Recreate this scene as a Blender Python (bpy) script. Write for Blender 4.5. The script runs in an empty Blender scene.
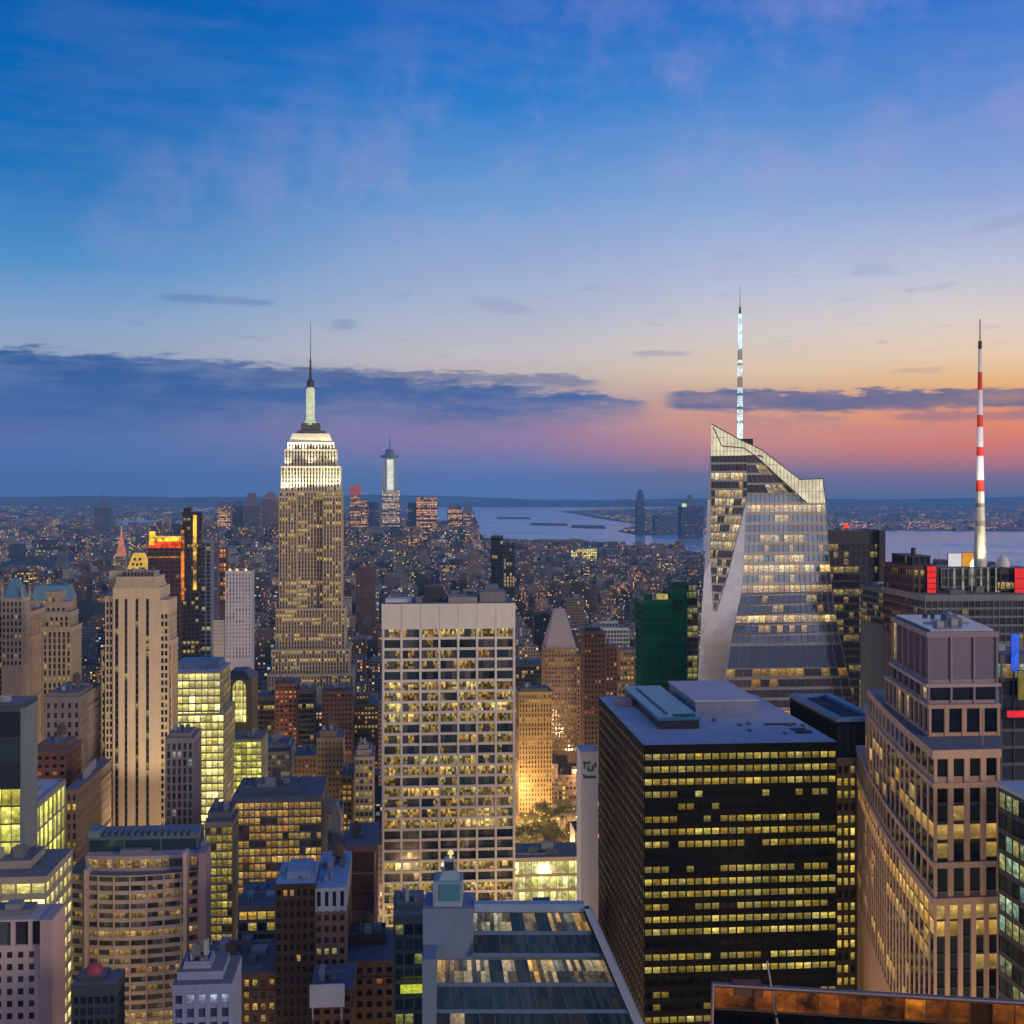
import bpy, math, random
from mathutils import Vector, Matrix
R = math.radians
scene = bpy.context.scene
COL = scene.collection
F, EYE, CZ = 1254.0, 491.0, 260.0          # lens in pixels, eye level, camera height
TH = R(4.8)                                 # street grid turn

# ------------------------------------------------------------------ camera
cd = bpy.data.cameras.new('camera'); cam = bpy.data.objects.new('camera', cd); COL.objects.link(cam)
cam.location = (0, 0, CZ); cam.rotation_euler = (R(90), 0, 0)
cd.sensor_fit = 'HORIZONTAL'; cd.sensor_width = 36; cd.lens = 36 * F / 1024
cd.shift_y = -(512 - EYE) / 1024
cd.clip_start = 1; cd.clip_end = 200000
scene.camera = cam
scene.render.resolution_x = scene.render.resolution_y = 1024
scene.view_settings.view_transform = 'Standard'; scene.view_settings.look = 'None'
scene.view_settings.exposure = 0.0; scene.view_settings.gamma = 1.0
scene.render.engine = 'CYCLES'
cy = scene.cycles
cy.use_denoising = True; cy.denoiser = 'OPENIMAGEDENOISE'
cy.max_bounces = 5; cy.diffuse_bounces = 2; cy.glossy_bounces = 3; cy.transmission_bounces = 2
cy.volume_bounces = 1; cy.transparent_max_bounces = 4
cy.sample_clamp_indirect = 3.0; cy.caustics_reflective = False; cy.caustics_refractive = False
cy.use_adaptive_sampling = True; cy.adaptive_threshold = 0.015

def lin(c):
    return tuple((v/255/12.92 if v/255 <= 0.04045 else ((v/255+0.055)/1.055)**2.4) for v in c) + (1.0,)

class NT:
    """small helper to wire nodes"""
    def __init__(s, nt): s.nt = nt; s.n = nt.nodes; s.l = nt.links
    def node(s, t, **kw):
        o = s.n.new(t)
        for k, v in kw.items(): setattr(o, k, v)
        return o
    def _in(s, sock, v):
        if isinstance(v, bpy.types.NodeSocket): s.l.new(v, sock)
        elif v is not None: sock.default_value = v
    def m(s, op, a, b=None, c=None, clamp=False):
        o = s.node('ShaderNodeMath', operation=op); o.use_clamp = clamp
        s._in(o.inputs[0], a)
        if b is not None: s._in(o.inputs[1], b)
        if c is not None: s._in(o.inputs[2], c)
        return o.outputs[0]
    def vm(s, op, a, b=None, sc=None):
        o = s.node('ShaderNodeVectorMath', operation=op)
        s._in(o.inputs[0], a)
        if b is not None: s._in(o.inputs[1], b)
        if sc is not None: s._in(o.inputs['Scale'], sc)
        return o.outputs['Value'] if op in ('LENGTH', 'DOT_PRODUCT') else o.outputs[0]
    def mr(s, v, a, b, c=0.0, d=1.0, smooth=False):
        o = s.node('ShaderNodeMapRange'); o.clamp = True
        if smooth: o.interpolation_type = 'SMOOTHSTEP'
        for i, x in enumerate((v, a, b, c, d)): s._in(o.inputs[i], x)
        return o.outputs[0]
    def mix(s, f, a, b, mode='MIX'):
        o = s.node('ShaderNodeMix', data_type='RGBA', blend_type=mode)
        s._in(o.inputs[0], f); s._in(o.inputs[6], a); s._in(o.inputs[7], b)
        return o.outputs[2]
    def ramp(s, f, stops, interp='LINEAR'):
        o = s.node('ShaderNodeValToRGB'); cr = o.color_ramp; cr.interpolation = interp
        while len(cr.elements) < len(stops): cr.elements.new(0.5)
        for e, (p, c) in zip(cr.elements, stops): e.position = p
        for e, (p, c) in zip(cr.elements, stops): e.color = c
        s._in(o.inputs[0], f); return o.outputs[0]
    def noise(s, vec, scale, detail=3, rough=0.5, dim='3D'):
        o = s.node('ShaderNodeTexNoise', noise_dimensions=dim)
        s._in(o.inputs['Vector'], vec); s._in(o.inputs['Scale'], scale)
        s._in(o.inputs['Detail'], detail); s._in(o.inputs['Roughness'], rough)
        return o.outputs['Fac']

# ------------------------------------------------------------------ sky (world): dusk gradient with cloud banks
world = bpy.data.worlds.new('World'); scene.world = world; world.use_nodes = True
w = NT(world.node_tree); w.n.clear()
tc = w.node('ShaderNodeTexCoord'); D = tc.outputs['Generated']
sx = w.node('ShaderNodeSeparateXYZ'); w._in(sx.inputs[0], D)
X, Y, Z = sx.outputs
az = w.m('ARCTAN2', X, Y)
hl = w.m('SQRT', w.m('ADD', w.m('MULTIPLY', X, X), w.m('MULTIPLY', Y, Y)))
el = w.m('DIVIDE', Z, w.m('MAXIMUM', hl, 0.02))
U = w.m('MULTIPLY_ADD', az, 1290.0, 512.0)          # azimuth measure
V = w.m('MULTIPLY_ADD', el, -1290.0, EYE)            # elevation measure, smaller is higher
t = w.mr(V, -300.0, 520.0)
def skyramp(rows):
    return w.ramp(t, [((v+300)/820.0, lin(c)) for v, c in rows])
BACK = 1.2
left = skyramp([(-300,(0,70,140)),(0,(0,94,174)),(110,(0,104,184)),(200,(24,120,190)),(270,(84,148,206)),(330,(140,170,204)),(355,(156,170,198)),(400,(104,132,184)),(425,(84,118,178)),(450,(82,120,182)),(475,(84,128,194)),(500,(84,134,206))])
mid = skyramp([(-300,(0,75,160)),(0,(0,104,194)),(100,(44,128,206)),(200,(116,162,214)),(300,(176,188,212)),(350,(204,198,202)),(380,(200,184,178)),(410,(170,150,170)),(430,(164,134,172)),(455,(134,128,178)),(480,(116,138,196)),(500,(104,138,204))])
rmid = skyramp([(-300,(10,80,165)),(0,(30,112,200)),(100,(76,138,210)),(200,(140,172,218)),(280,(190,198,222)),(330,(220,210,206)),(370,(236,208,174)),(395,(224,176,146)),(415,(238,170,128)),(440,(230,152,122)),(460,(208,136,130)),(480,(156,128,148)),(500,(106,120,160))])
right = skyramp([(-300,(20,90,170)),(0,(46,112,202)),(100,(88,138,212)),(200,(144,168,218)),(270,(194,200,220)),(320,(228,216,208)),(360,(246,214,178)),(385,(250,194,124)),(405,(246,164,100)),(425,(255,150,84)),(445,(252,130,80)),(460,(236,122,92)),(475,(206,124,116)),(490,(150,122,138)),(500,(110,114,150))])
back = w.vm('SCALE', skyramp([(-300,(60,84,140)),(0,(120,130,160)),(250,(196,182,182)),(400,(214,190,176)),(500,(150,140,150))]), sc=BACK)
c = w.mix(w.mr(U, 40, 520, smooth=True), left, mid)
c = w.mix(w.mr(U, 480, 780, smooth=True), c, rmid)
c = w.mix(w.mr(U, 740, 1010, smooth=True), c, right)
nz = w.node('ShaderNodeMapping'); nz.inputs['Scale'].default_value = (1, 1, 5.5); w._in(nz.inputs['Vector'], D)
nv = nz.outputs[0]
n1 = w.noise(nv, 9.0, 6, 0.6); n2 = w.noise(nv, 26.0, 5, 0.6); n3 = w.noise(D, 5.0, 6, 0.62); n4 = w.noise(nv, 5.0, 4, 0.55); n5 = w.noise(nv, 64.0, 4, 0.6); n6 = w.noise(nv, 15.0, 5, 0.62)
# thin high cirrus
cir = w.m('MULTIPLY', w.mr(w.m('ADD', w.m('MULTIPLY', n3, .6), w.m('MULTIPLY', w.noise(D, 22.0, 5, 0.6), .4)), 0.46, 0.62, smooth=True), w.m('MULTIPLY', w.mr(V, 330, 200, 0.0, 1.0), w.mr(w.m('ADD', V, w.m('MULTIPLY', U, 0.42)), 130, 330, 0, 1, True)))
c = w.mix(w.m('MULTIPLY', cir, 0.30), c, lin((170,160,212)))
c = w.mix(w.m('MULTIPLY', w.mr(n1, 0.36, 0.66, smooth=True), w.m('MULTIPLY', w.mr(V, 330, 200, 0, 1), 0.05)), c, lin((196,184,220)))
# small grey streaks below the cirrus
st = w.m('MULTIPLY', w.mr(n2, 0.60, 0.70, smooth=True), w.m('MULTIPLY', w.mr(V, 215, 270, 0, 1, True), w.mr(V, 390, 345, 0, 1, True)))
c = w.mix(w.m('MULTIPLY', st, 0.22), c, lin((122,138,180)))
# pink lower streaks
pk = w.m('MULTIPLY', w.mr(n1, 0.48, 0.60, smooth=True), w.m('MULTIPLY', w.mr(V, 398, 425, 0, 1, True), w.mr(V, 475, 445, 0, 1, True)))
c = w.mix(w.m('MULTIPLY', pk, w.mr(U, 250, 900, 0.18, 0.5)), c, w.mix(w.mr(U, 300, 900), lin((150,120,176)), lin((226,142,128))))
# cloud banks
def bank(us, tops, bots, soft_t, soft_b, amp, strength, colr, nn=None):
    global c
    lo, hi = us[0], us[-1]
    uu = w.mr(U, lo, hi)
    def curve(vals):
        return w.m('MULTIPLY', w.ramp(uu, [((u-lo)/(hi-lo), (v/500, v/500, v/500, 1)) for u, v in zip(us, vals)], 'B_SPLINE'), 500.0)
    wob = w.m('MULTIPLY', w.m('ADD', w.m('SUBTRACT', n2, 0.5), w.m('MULTIPLY', w.m('SUBTRACT', n5, 0.5), 0.6)), amp*1.25)
    vt = w.m('ADD', V, wob)
    a = w.mr(w.m('SUBTRACT', vt, curve(tops)), -soft_t, soft_t, smooth=True)
    vb = w.m('ADD', V, w.m('MULTIPLY', wob, -0.6))
    b = w.mr(w.m('SUBTRACT', curve(bots), vb), -soft_b, soft_b, smooth=True)
    e = w.m('MULTIPLY', w.mr(U, lo, lo+25, smooth=True), w.mr(U, hi, hi-25, smooth=True))
    dns = w.m('MULTIPLY', w.m('MULTIPLY', a, b), w.m('MULTIPLY', e, w.mr(w.m('ADD', n6, w.m('MULTIPLY', n2, 0.4)), 0.55, 0.78, strength*0.70, strength)))
    c = w.mix(dns, c, colr)
bank([-900,0,150,300,420,540,600,660], [352,356,358,364,376,386,394,400], [440,430,422,414,422,420,411,404], 5, 22, 26, 0.95,
     w.mix(w.mr(V, 360, 420), w.mix(w.mr(U, 200, 620), lin((44,92,156)), lin((62,98,156))), lin((66,102,166))))
bank([240,330,430,500,560,610], [366,364,368,369,371,378], [378,380,379,381,388,384], 2, 5, 16, 0.7, lin((82,104,156)))
bank([660,700,760,860,960,1100,1400], [394,386,388,392,392,396,398], [404,410,409,412,411,412,412], 2.5, 4, 22, 0.9,
     w.mix(w.mr(U, 760, 1060), lin((76,98,150)), lin((118,110,140))))
bank([880,940,1000,1300], [414,413,414,416], [420,424,423,424], 2, 4, 12, 0.6, lin((140,108,138)))
bank([730,800,860], [417,414,418], [423,425,421], 2, 4, 12, 0.4, lin((150,116,146)))
bank([150,200,280], [296,295,300], [302,304,303], 2, 3, 8, 0.55, lin((92,124,178)))
bank([315,335,365], [320,314,320], [326,327,325], 2, 4, 10, 0.5, lin((112,134,178)))
bank([460,500,545], [290,292,304], [300,308,309], 3, 4, 14, 0.4, lin((136,146,190)))
bank([625,660,705], [348,348,349], [353,354,353], 1.5, 2, 5, 0.45, lin((146,146,176)))
bank([880,915,950], [371,370,371], [375,376,375], 1.5, 2, 5, 0.45, lin((190,160,150)))
bank([840,870,905], [264,266,270], [270,276,278], 2, 3, 8, 0.35, lin((150,156,194)))
bank([955,990,1040], [236,228,224], [244,240,236], 3, 4, 10, 0.35, lin((150,152,196)))
# dusk behind the camera
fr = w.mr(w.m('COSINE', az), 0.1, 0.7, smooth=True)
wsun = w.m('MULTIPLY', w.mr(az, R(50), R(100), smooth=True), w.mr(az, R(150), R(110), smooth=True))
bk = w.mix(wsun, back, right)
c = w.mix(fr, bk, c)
c = w.mix(w.mr(V, 520, 900), c, lin((30,34,56)))
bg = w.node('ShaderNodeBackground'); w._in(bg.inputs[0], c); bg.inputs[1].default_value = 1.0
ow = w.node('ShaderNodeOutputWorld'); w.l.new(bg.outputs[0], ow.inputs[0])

# last warm skylight from the west (right)
sl = bpy.data.lights.new('sun', 'SUN'); so = bpy.data.objects.new('sun', sl); COL.objects.link(so)
sl.energy = 1.45; sl.angle = R(20); sl.color = (1.0, 0.76, 0.52)
SA, SE = R(128), R(13)
so.rotation_euler = Vector((-math.sin(SA)*math.cos(SE), -math.cos(SA)*math.cos(SE), -math.sin(SE))).to_track_quat('-Z', 'Y').to_euler()

# ------------------------------------------------------------------ materials
MATS = {}
def base_mat(name):
    m = bpy.data.materials.new(name); m.use_nodes = True
    m.cycles.emission_sampling = 'NONE'
    n = NT(m.node_tree); n.n.clear()
    o = n.node('ShaderNodeOutputMaterial'); p = n.node('ShaderNodeBsdfPrincipled')
    n.l.new(p.outputs[0], o.inputs[0])
    return m, n, p

def wall(name, col, rough=0.75, var=0.25, scale=0.08, streak=True, metallic=0.0, spec=0.4):
    """masonry, stone, metal: albedo with stains and grain"""
    if name in MATS: return MATS[name]
    m, n, p = base_mat(name)
    tcd = n.node('ShaderNodeTexCoord'); ob = tcd.outputs['Object']
    mp = n.node('ShaderNodeMapping'); mp.inputs['Scale'].default_value = (1, 1, 0.12 if streak else 1); n._in(mp.inputs['Vector'], ob)
    a = n.noise(mp.outputs[0], scale*6, 5, 0.65); b = n.noise(ob, scale, 4, 0.6); g = n.noise(ob, 2.5, 3, 0.7)
    f = n.m('ADD', n.m('MULTIPLY', a, 0.5), n.m('ADD', n.m('MULTIPLY', b, 0.3), n.m('MULTIPLY', g, 0.2)))
    f = n.mr(f, 0.33, 0.67)
    c0 = tuple(x*(1-var) for x in col) + (1,); c1 = tuple(min(1, x*(1+var*0.7)) for x in col) + (1,)
    n._in(p.inputs['Base Color'], n.mix(f, c0, c1))
    p.inputs['Metallic'].default_value = metallic
    n._in(p.inputs['Roughness'], n.mr(g, 0.3, 0.7, rough-0.08, min(1, rough+0.1)))
    p.inputs['Specular IOR Level'].default_value = spec
    bp = n.node('ShaderNodeBump'); bp.inputs['Strength'].default_value = 0.25; bp.inputs['Distance'].default_value = 0.2
    n._in(bp.inputs['Height'], g); n.l.new(bp.outputs[0], p.inputs['Normal'])
    MATS[name] = m; return m

GLOW = 2.0
WARM = ((255,206,96), (255,226,150)); AMBER = ((255,170,60), (255,210,110)); GREENISH = ((228,226,110), (244,240,160)); COOL = ((190,220,255), (240,240,220))
def glass(name, lit=(0.3, 0.8), cols=WARM, power=0.8, dark=(0.012, 0.018, 0.03), rough=0.12, ior=1.55, mull=0.05, detail=2.2, contrast=0.75, wob=0.02, metallic=0.0, blind=0.0, mcol=(0.03,0.03,0.03), inner=0.0, blocks=None, pvar=None):
    """window glass; UV runs one unit per pane across and one per storey up; a share of the rooms is lit"""
    if name in MATS: return MATS[name]
    m, n, p = base_mat(name)
    uv = n.node('ShaderNodeUVMap'); uv.uv_map = 'UVMap'; UVs = uv.outputs[0]
    s = n.node('ShaderNodeSeparateXYZ'); n._in(s.inputs[0], UVs)
    fu, fv = n.m('FLOOR', s.outputs[0]), n.m('FLOOR', s.outputs[1])
    gu, gv = n.m('FRACT', s.outputs[0]), n.m('FRACT', s.outputs[1])
    oi = n.node('ShaderNodeObjectInfo'); rnd = n.m('MULTIPLY', oi.outputs['Random'], 97.0)
    def cell(a, b, c_):
        cb = n.node('ShaderNodeCombineXYZ'); n._in(cb.inputs[0], a); n._in(cb.inputs[1], b); n._in(cb.inputs[2], c_)
        wn = n.node('ShaderNodeTexWhiteNoise', noise_dimensions='3D'); n.l.new(cb.outputs[0], wn.inputs['Vector'])
        return wn
    w1 = cell(fu, fv, rnd); w2 = cell(fv, 3.3, rnd); w3 = cell(n.m('FLOOR', n.m('DIVIDE', fu, 3.0)), fv, n.m('ADD', rnd, 5.0))
    pr = n.mr(w2.outputs['Value'], 0, 1, lit[0], lit[1])
    mixr = n.m('ADD', n.m('MULTIPLY', w1.outputs['Value'], 0.45), n.m('MULTIPLY', w3.outputs['Value'], 0.55))
    on = n.m('LESS_THAN', mixr, pr)
    sc = n.node('ShaderNodeSeparateColor'); n.l.new(w1.outputs['Color'], sc.inputs[0])
    br = n.m('MULTIPLY_ADD', n.m('POWER', n.m('MULTIPLY', sc.outputs[0], n.mr(w3.outputs['Value'], 0, 1, .3, 1)), 1.4), 1.9, 0.42)
    vs = n.vm('ADD', n.vm('MULTIPLY', UVs, (1.0, 1.6, 1.0)), n.vm('SCALE', w3.outputs['Color'], sc=7.0))
    nz_ = n.noise(vs, detail, 4, 0.7)
    room = n.mr(nz_, 0.36, 0.62, 1.0-contrast, 1.0)
    if blocks:
        bv = n.vm('FLOOR', n.vm('MULTIPLY', UVs, (blocks[0], blocks[1], 1)))
        wn4 = n.node('ShaderNodeTexWhiteNoise', noise_dimensions='3D'); n.l.new(n.vm('ADD', bv, n.vm('SCALE', w1.outputs['Color'], sc=9.0)), wn4.inputs['Vector'])
        room = n.m('MULTIPLY', n.m('MULTIPLY_ADD', n.mr(wn4.outputs['Value'], .25, .9), .9, .12), n.mr(nz_, .3, .6, .35, 1.0))
    lamp = n.m('ADD', n.mr(gv, 0.3, 0.95, 0.55, 1.25), n.m('MULTIPLY', n.mr(nz_, 0.60, 0.72), 0.9))
    mu = n.m('MULTIPLY', n.m('GREATER_THAN', gu, mull), n.m('LESS_THAN', gu, 1.0-mull))
    e = n.m('MULTIPLY', n.m('MULTIPLY', n.m('MULTIPLY', on, br), n.m('MULTIPLY', room, lamp)), mu)
    if inner: e = n.m('ADD', e, n.m('MULTIPLY', n.m('MULTIPLY', room, mu), inner))
    ec = n.mix(sc.outputs[1], lin(cols[0]), lin(cols[1]))
    n._in(p.inputs['Emission Color'], ec)
    n._in(p.inputs['Emission Strength'], n.m('MULTIPLY', e, power*GLOW))
    if pvar is None: pvar = 0.25 if metallic >= .3 else 1.5
    dv = n.m('MULTIPLY_ADD', w3.outputs['Value'], pvar, 1-pvar/2)
    dk = n.mix(n.m('MULTIPLY', n.mr(w1.outputs['Value'], 0.5, 1.0), blind), n.vm('SCALE', dark, sc=dv), (0.35, 0.33, 0.3, 1))
    n._in(p.inputs['Base Color'], n.mix(mu, mcol + (1,), dk))
    p.inputs['Roughness'].default_value = rough; p.inputs['IOR'].default_value = ior; p.inputs['Metallic'].default_value = metallic
    ge = n.node('ShaderNodeNewGeometry')
    nn = n.vm('NORMALIZE', n.vm('ADD', ge.outputs['Normal'], n.vm('SCALE', n.vm('SUBTRACT', w1.outputs['Color'], (0.5,0.5,0.5)), sc=wob)))
    n._in(p.inputs['Normal'], nn)
    MATS[name] = m; return m

def far_facade(name, lit=(0.05, 0.35), cols=AMBER, power=0.7, wfrac=(0.22, 0.3, 0.85)):
    """masonry with small windows for buildings a long way off; wall colour comes from the mesh"""
    if name in MATS: return MATS[name]
    m, n, p = base_mat(name)
    uv = n.node('ShaderNodeUVMap'); uv.uv_map = 'UVMap'
    s = n.node('ShaderNodeSeparateXYZ'); n._in(s.inputs[0], uv.outputs[0])
    fu, fv = n.m('FLOOR', s.outputs[0]), n.m('FLOOR', s.outputs[1])
    gu, gv = n.m('FRACT', s.outputs[0]), n.m('FRACT', s.outputs[1])
    at = n.node('ShaderNodeVertexColor'); at.layer_name = 'tint'
    cb = n.node('ShaderNodeCombineXYZ'); n._in(cb.inputs[0], fu); n._in(cb.inputs[1], fv)
    wn = n.node('ShaderNodeTexWhiteNoise', noise_dimensions='2D'); n.l.new(cb.outputs[0], wn.inputs['Vector'])
    cb2 = n.node('ShaderNodeCombineXYZ'); n._in(cb2.inputs[0], n.m('FLOOR', n.m('DIVIDE', fu, 40.0)))
    wb = n.node('ShaderNodeTexWhiteNoise', noise_dimensions='2D'); n.l.new(cb2.outputs[0], wb.inputs['Vector'])
    a, b, t_ = wfrac
    mask = n.m('MULTIPLY', n.m('MULTIPLY', n.m('GREATER_THAN', gu, a), n.m('LESS_THAN', gu, 1-a)), n.m('MULTIPLY', n.m('GREATER_THAN', gv, b), n.m('LESS_THAN', gv, t_)))
    on = n.m('LESS_THAN', wn.outputs['Value'], n.mr(n.m('POWER', wb.outputs['Value'], 2.0), 0, 1, lit[0], lit[1]))
    sc = n.node('ShaderNodeSeparateColor'); n.l.new(wn.outputs['Color'], sc.inputs[0])
    n._in(p.inputs['Emission Color'], n.mix(sc.outputs[2], lin(cols[0]), lin(cols[1])))
    n._in(p.inputs['Emission Strength'], n.m('MULTIPLY', n.m('MULTIPLY', mask, on), n.m('MULTIPLY_ADD', n.m('POWER', sc.outputs[1], 2.0), power*1.3, power*0.25)))
    ge = n.node('ShaderNodeNewGeometry')
    g = n.noise(ge.outputs['Position'], 0.06, 4, 0.65)
    wc = n.mix(1.0, at.outputs[0], n.mix(n.mr(g, 0.3, 0.7), (0.6,0.6,0.6,1), (1.2,1.2,1.2,1)), 'MULTIPLY')
    n._in(p.inputs['Base Color'], n.mix(mask, wc, (0.02, 0.024, 0.035, 1)))
    n._in(p.inputs['Roughness'], n.mr(mask, 0, 1, 0.85, 0.2))
    MATS[name] = m; return m

def tint_mat(name, rough=0.85):
    if name in MATS: return MATS[name]
    m, n, p = base_mat(name)
    at = n.node('ShaderNodeVertexColor'); at.layer_name = 'tint'
    ge = n.node('ShaderNodeNewGeometry'); g = n.noise(ge.outputs['Position'], 0.12, 5, 0.7)
    n._in(p.inputs['Base Color'], n.mix(1.0, at.outputs[0], n.mix(n.mr(g, 0.3, 0.7), (0.55,0.55,0.55,1), (1.25,1.25,1.25,1)), 'MULTIPLY'))
    p.inputs['Roughness'].default_value = rough
    MATS[name] = m; return m

def lamp(name, col, power, vary=0.0, scale=1.0):
    if name in MATS: return MATS[name]
    m, n, p = base_mat(name)
    p.inputs['Base Color'].default_value = (0.02, 0.02, 0.02, 1); p.inputs['Roughness'].default_value = .5
    p.inputs['Emission Color'].default_value = lin(col)
    if vary:
        tcd = n.node('ShaderNodeTexCoord'); a = n.noise(tcd.outputs['Object'], scale, 4, 0.7)
        n._in(p.inputs['Emission Strength'], n.mr(a, 0.4, 0.62, power*(1-vary), power))
    else: p.inputs['Emission Strength'].default_value = power
    MATS[name] = m; return m

# ------------------------------------------------------------------ mesh helpers
class MB:
    def __init__(s): s.v = []; s.f = []; s.uv = []; s.mi = []; s.col = []; s.tint = (0.2, 0.2, 0.2)
    def face(s, pts, uv=None, mi=0):
        i = len(s.v); s.v += [tuple(p) for p in pts]; s.f.append(tuple(range(i, i+len(pts))))
        s.uv += uv if uv else [(0, 0)]*len(pts); s.mi.append(mi); s.col += [s.tint + (1.0,)]*len(pts)
    def prism(s, poly, z0, z1, mi=0, top=None, uvw=None, bottom=False):
        """poly counter-clockwise seen from above"""
        n = len(poly); u = 0
        for i in range(n):
            a, b = poly[i], poly[(i+1) % n]
            L = math.hypot(b[0]-a[0], b[1]-a[1])
            uv = None
            if uvw:
                cu, cv, ou, ov = uvw; nu = max(1, round(L/cu)); nv = max(1, round((z1-z0)/cv))
                uv = [(ou+u, ov), (ou+u+nu, ov), (ou+u+nu, ov+nv), (ou+u, ov+nv)]; u += nu
            s.face([(a[0], a[1], z0), (b[0], b[1], z0), (b[0], b[1], z1), (a[0], a[1], z1)], uv, mi)
        s.face([(p[0], p[1], z1) for p in poly], None, mi if top is None else top)
        if bottom: s.face([(p[0], p[1], z0) for p in reversed(poly)], None, mi)
    def box(s, x0, x1, y0, y1, z0, z1, mi=0):
        s.prism([(x0, y0), (x1, y0), (x1, y1), (x0, y1)], z0, z1, mi, bottom=True)
    def obox(s, P, d, nrm, u0, u1, n0, n1, z0, z1, mi=0):
        q = [(P[0]+d[0]*u+nrm[0]*k, P[1]+d[1]*u+nrm[1]*k) for u, k in ((u0, n1), (u1, n1), (u1, n0), (u0, n0))]
        s.prism(q, z0, z1, mi, bottom=True)
    def frustum(s, p0, z0, p1, z1, mi=0, cap=True):
        n = len(p0)
        for i in range(n):
            j = (i+1) % n
            s.face([(*p0[i], z0), (*p0[j], z0), (*p1[j], z1), (*p1[i], z1)], None, mi)
        if cap: s.face([(*p, z1) for p in p1], None, mi); s.face([(*p, z0) for p in reversed(p0)], None, mi)
    def tube(s, a, b, r0, r1=None, k=8, mi=0):
        a, b = Vector(a), Vector(b); r1 = r0 if r1 is None else r1
        ax = (b-a).normalized(); t1 = ax.orthogonal().normalized(); t2 = ax.cross(t1)
        A = [a + (t1*math.cos(2*math.pi*i/k) + t2*math.sin(2*math.pi*i/k))*r0 for i in range(k)]
        B = [b + (t1*math.cos(2*math.pi*i/k) + t2*math.sin(2*math.pi*i/k))*r1 for i in range(k)]
        for i in range(k):
            j = (i+1) % k; s.face([A[i], A[j], B[j], B[i]], None, mi)
        s.face(B, None, mi); s.face(A[::-1], None, mi)
    def dome(s, c, r, h, k=12, rows=5, mi=0):
        prev = None
        for q in range(rows+1):
            a = math.pi/2*q/rows; rr = r*math.cos(a); zz = c[2]+h*math.sin(a)
            ring = [(c[0]+rr*math.cos(2*math.pi*i/k), c[1]+rr*math.sin(2*math.pi*i/k), zz) for i in range(k)]
            if prev:
                for i in range(k):
                    j = (i+1) % k; s.face([prev[i], prev[j], ring[j], ring[i]], None, mi)
            prev = ring
    def build(s, name, mats, parent=None, org=(0, 0, 0)):
        if not s.f: return None
        me = bpy.data.meshes.new(name)
        ox, oy, oz = org
        me.from_pydata([(x-ox, y-oy, z-oz) for x, y, z in s.v], [], s.f)
        if not isinstance(mats, (list, tuple)): mats = [mats]
        for m in mats: me.materials.append(m)
        me.polygons.foreach_set('material_index', s.mi)
        ul = me.uv_layers.new(name='UVMap'); ul.data.foreach_set('uv', [c for p in s.uv for c in p])
        if any(m.name in ('far_wall', 'far_wall_bright', 'far_roof', 'far_wall_glass') for m in mats):
            ca = me.color_attributes.new('tint', 'FLOAT_COLOR', 'CORNER'); ca.data.foreach_set('color', [c for p in s.col for c in p])
        me.update()
        o = bpy.data.objects.new(name, me); COL.objects.link(o)
        if parent: o.parent = parent
        elif org != (0, 0, 0): o.location = org
        return o

def wx(px, Y): return (px-512)/F*Y
def wz(py, Y): return CZ-(py-EYE)/F*Y
CT, ST = math.cos(TH), math.sin(TH)
def rect(pl, pr, Y, depth):
    """footprint on the street grid whose front face spans pixels pl..pr at distance Y"""
    ax, ay = wx(pl, Y), Y; k = (pr-512)/F
    L = (k*ay-ax)/(CT-k*ST)
    b = (ax+CT*L, ay+ST*L)
    return [(ax, ay), b, (b[0]-ST*depth, b[1]+CT*depth), (ax-ST*depth, ay+CT*depth)]
def inset(poly, d):
    n = len(poly); out = []
    for i in range(n):
        p0, p1, p2 = Vector(poly[i-1]), Vector(poly[i]), Vector(poly[(i+1) % n])
        e1 = (p1-p0).normalized(); e2 = (p2-p1).normalized()
        n1 = Vector((-e1.y, e1.x)); n2 = Vector((-e2.y, e2.x))
        bis = n1+n2; L = bis.length_squared
        out.append(tuple(p1 + bis*(2*d/L)) if L > 1e-6 else tuple(p1+n1*d))
    return out
def sub(poly, u0, u1, v0, v1):
    """part of a 4-corner footprint: u along the front, v into the depth"""
    A, B, C, Dp = [Vector(p) for p in poly]
    def at(u, v): return tuple((A*(1-u)+B*u)*(1-v)+(Dp*(1-u)+C*u)*v)
    return [at(u0, v0), at(u1, v0), at(u1, v1), at(u0, v1)]

def tag(o, label=None, cat=None, group=None, kind=None):
    if label: o['label'] = label
    if cat: o['category'] = cat
    if group: o['group'] = group
    if kind: o['kind'] = kind
    return o
def empty(name, loc, label, cat, group=None):
    o = bpy.data.objects.new(name, None); o.location = loc; o.empty_display_size = 1; COL.objects.link(o)
    return tag(o, label, cat, group)

OCC = []      # (px0, px1, top py, near Y, footprint, lowest py meant to be seen)
def note(poly, ztop, Yn=None, keep=None):
    pxs = [512+F*p[0]/p[1] for p in poly]; yn = min(p[1] for p in poly); yf = max(p[1] for p in poly)
    yv = min(EYE+(CZ-ztop)*F/p[1] for p in poly)
    OCC.append((min(pxs), max(pxs), yv, yn, poly, keep, ztop))

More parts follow.
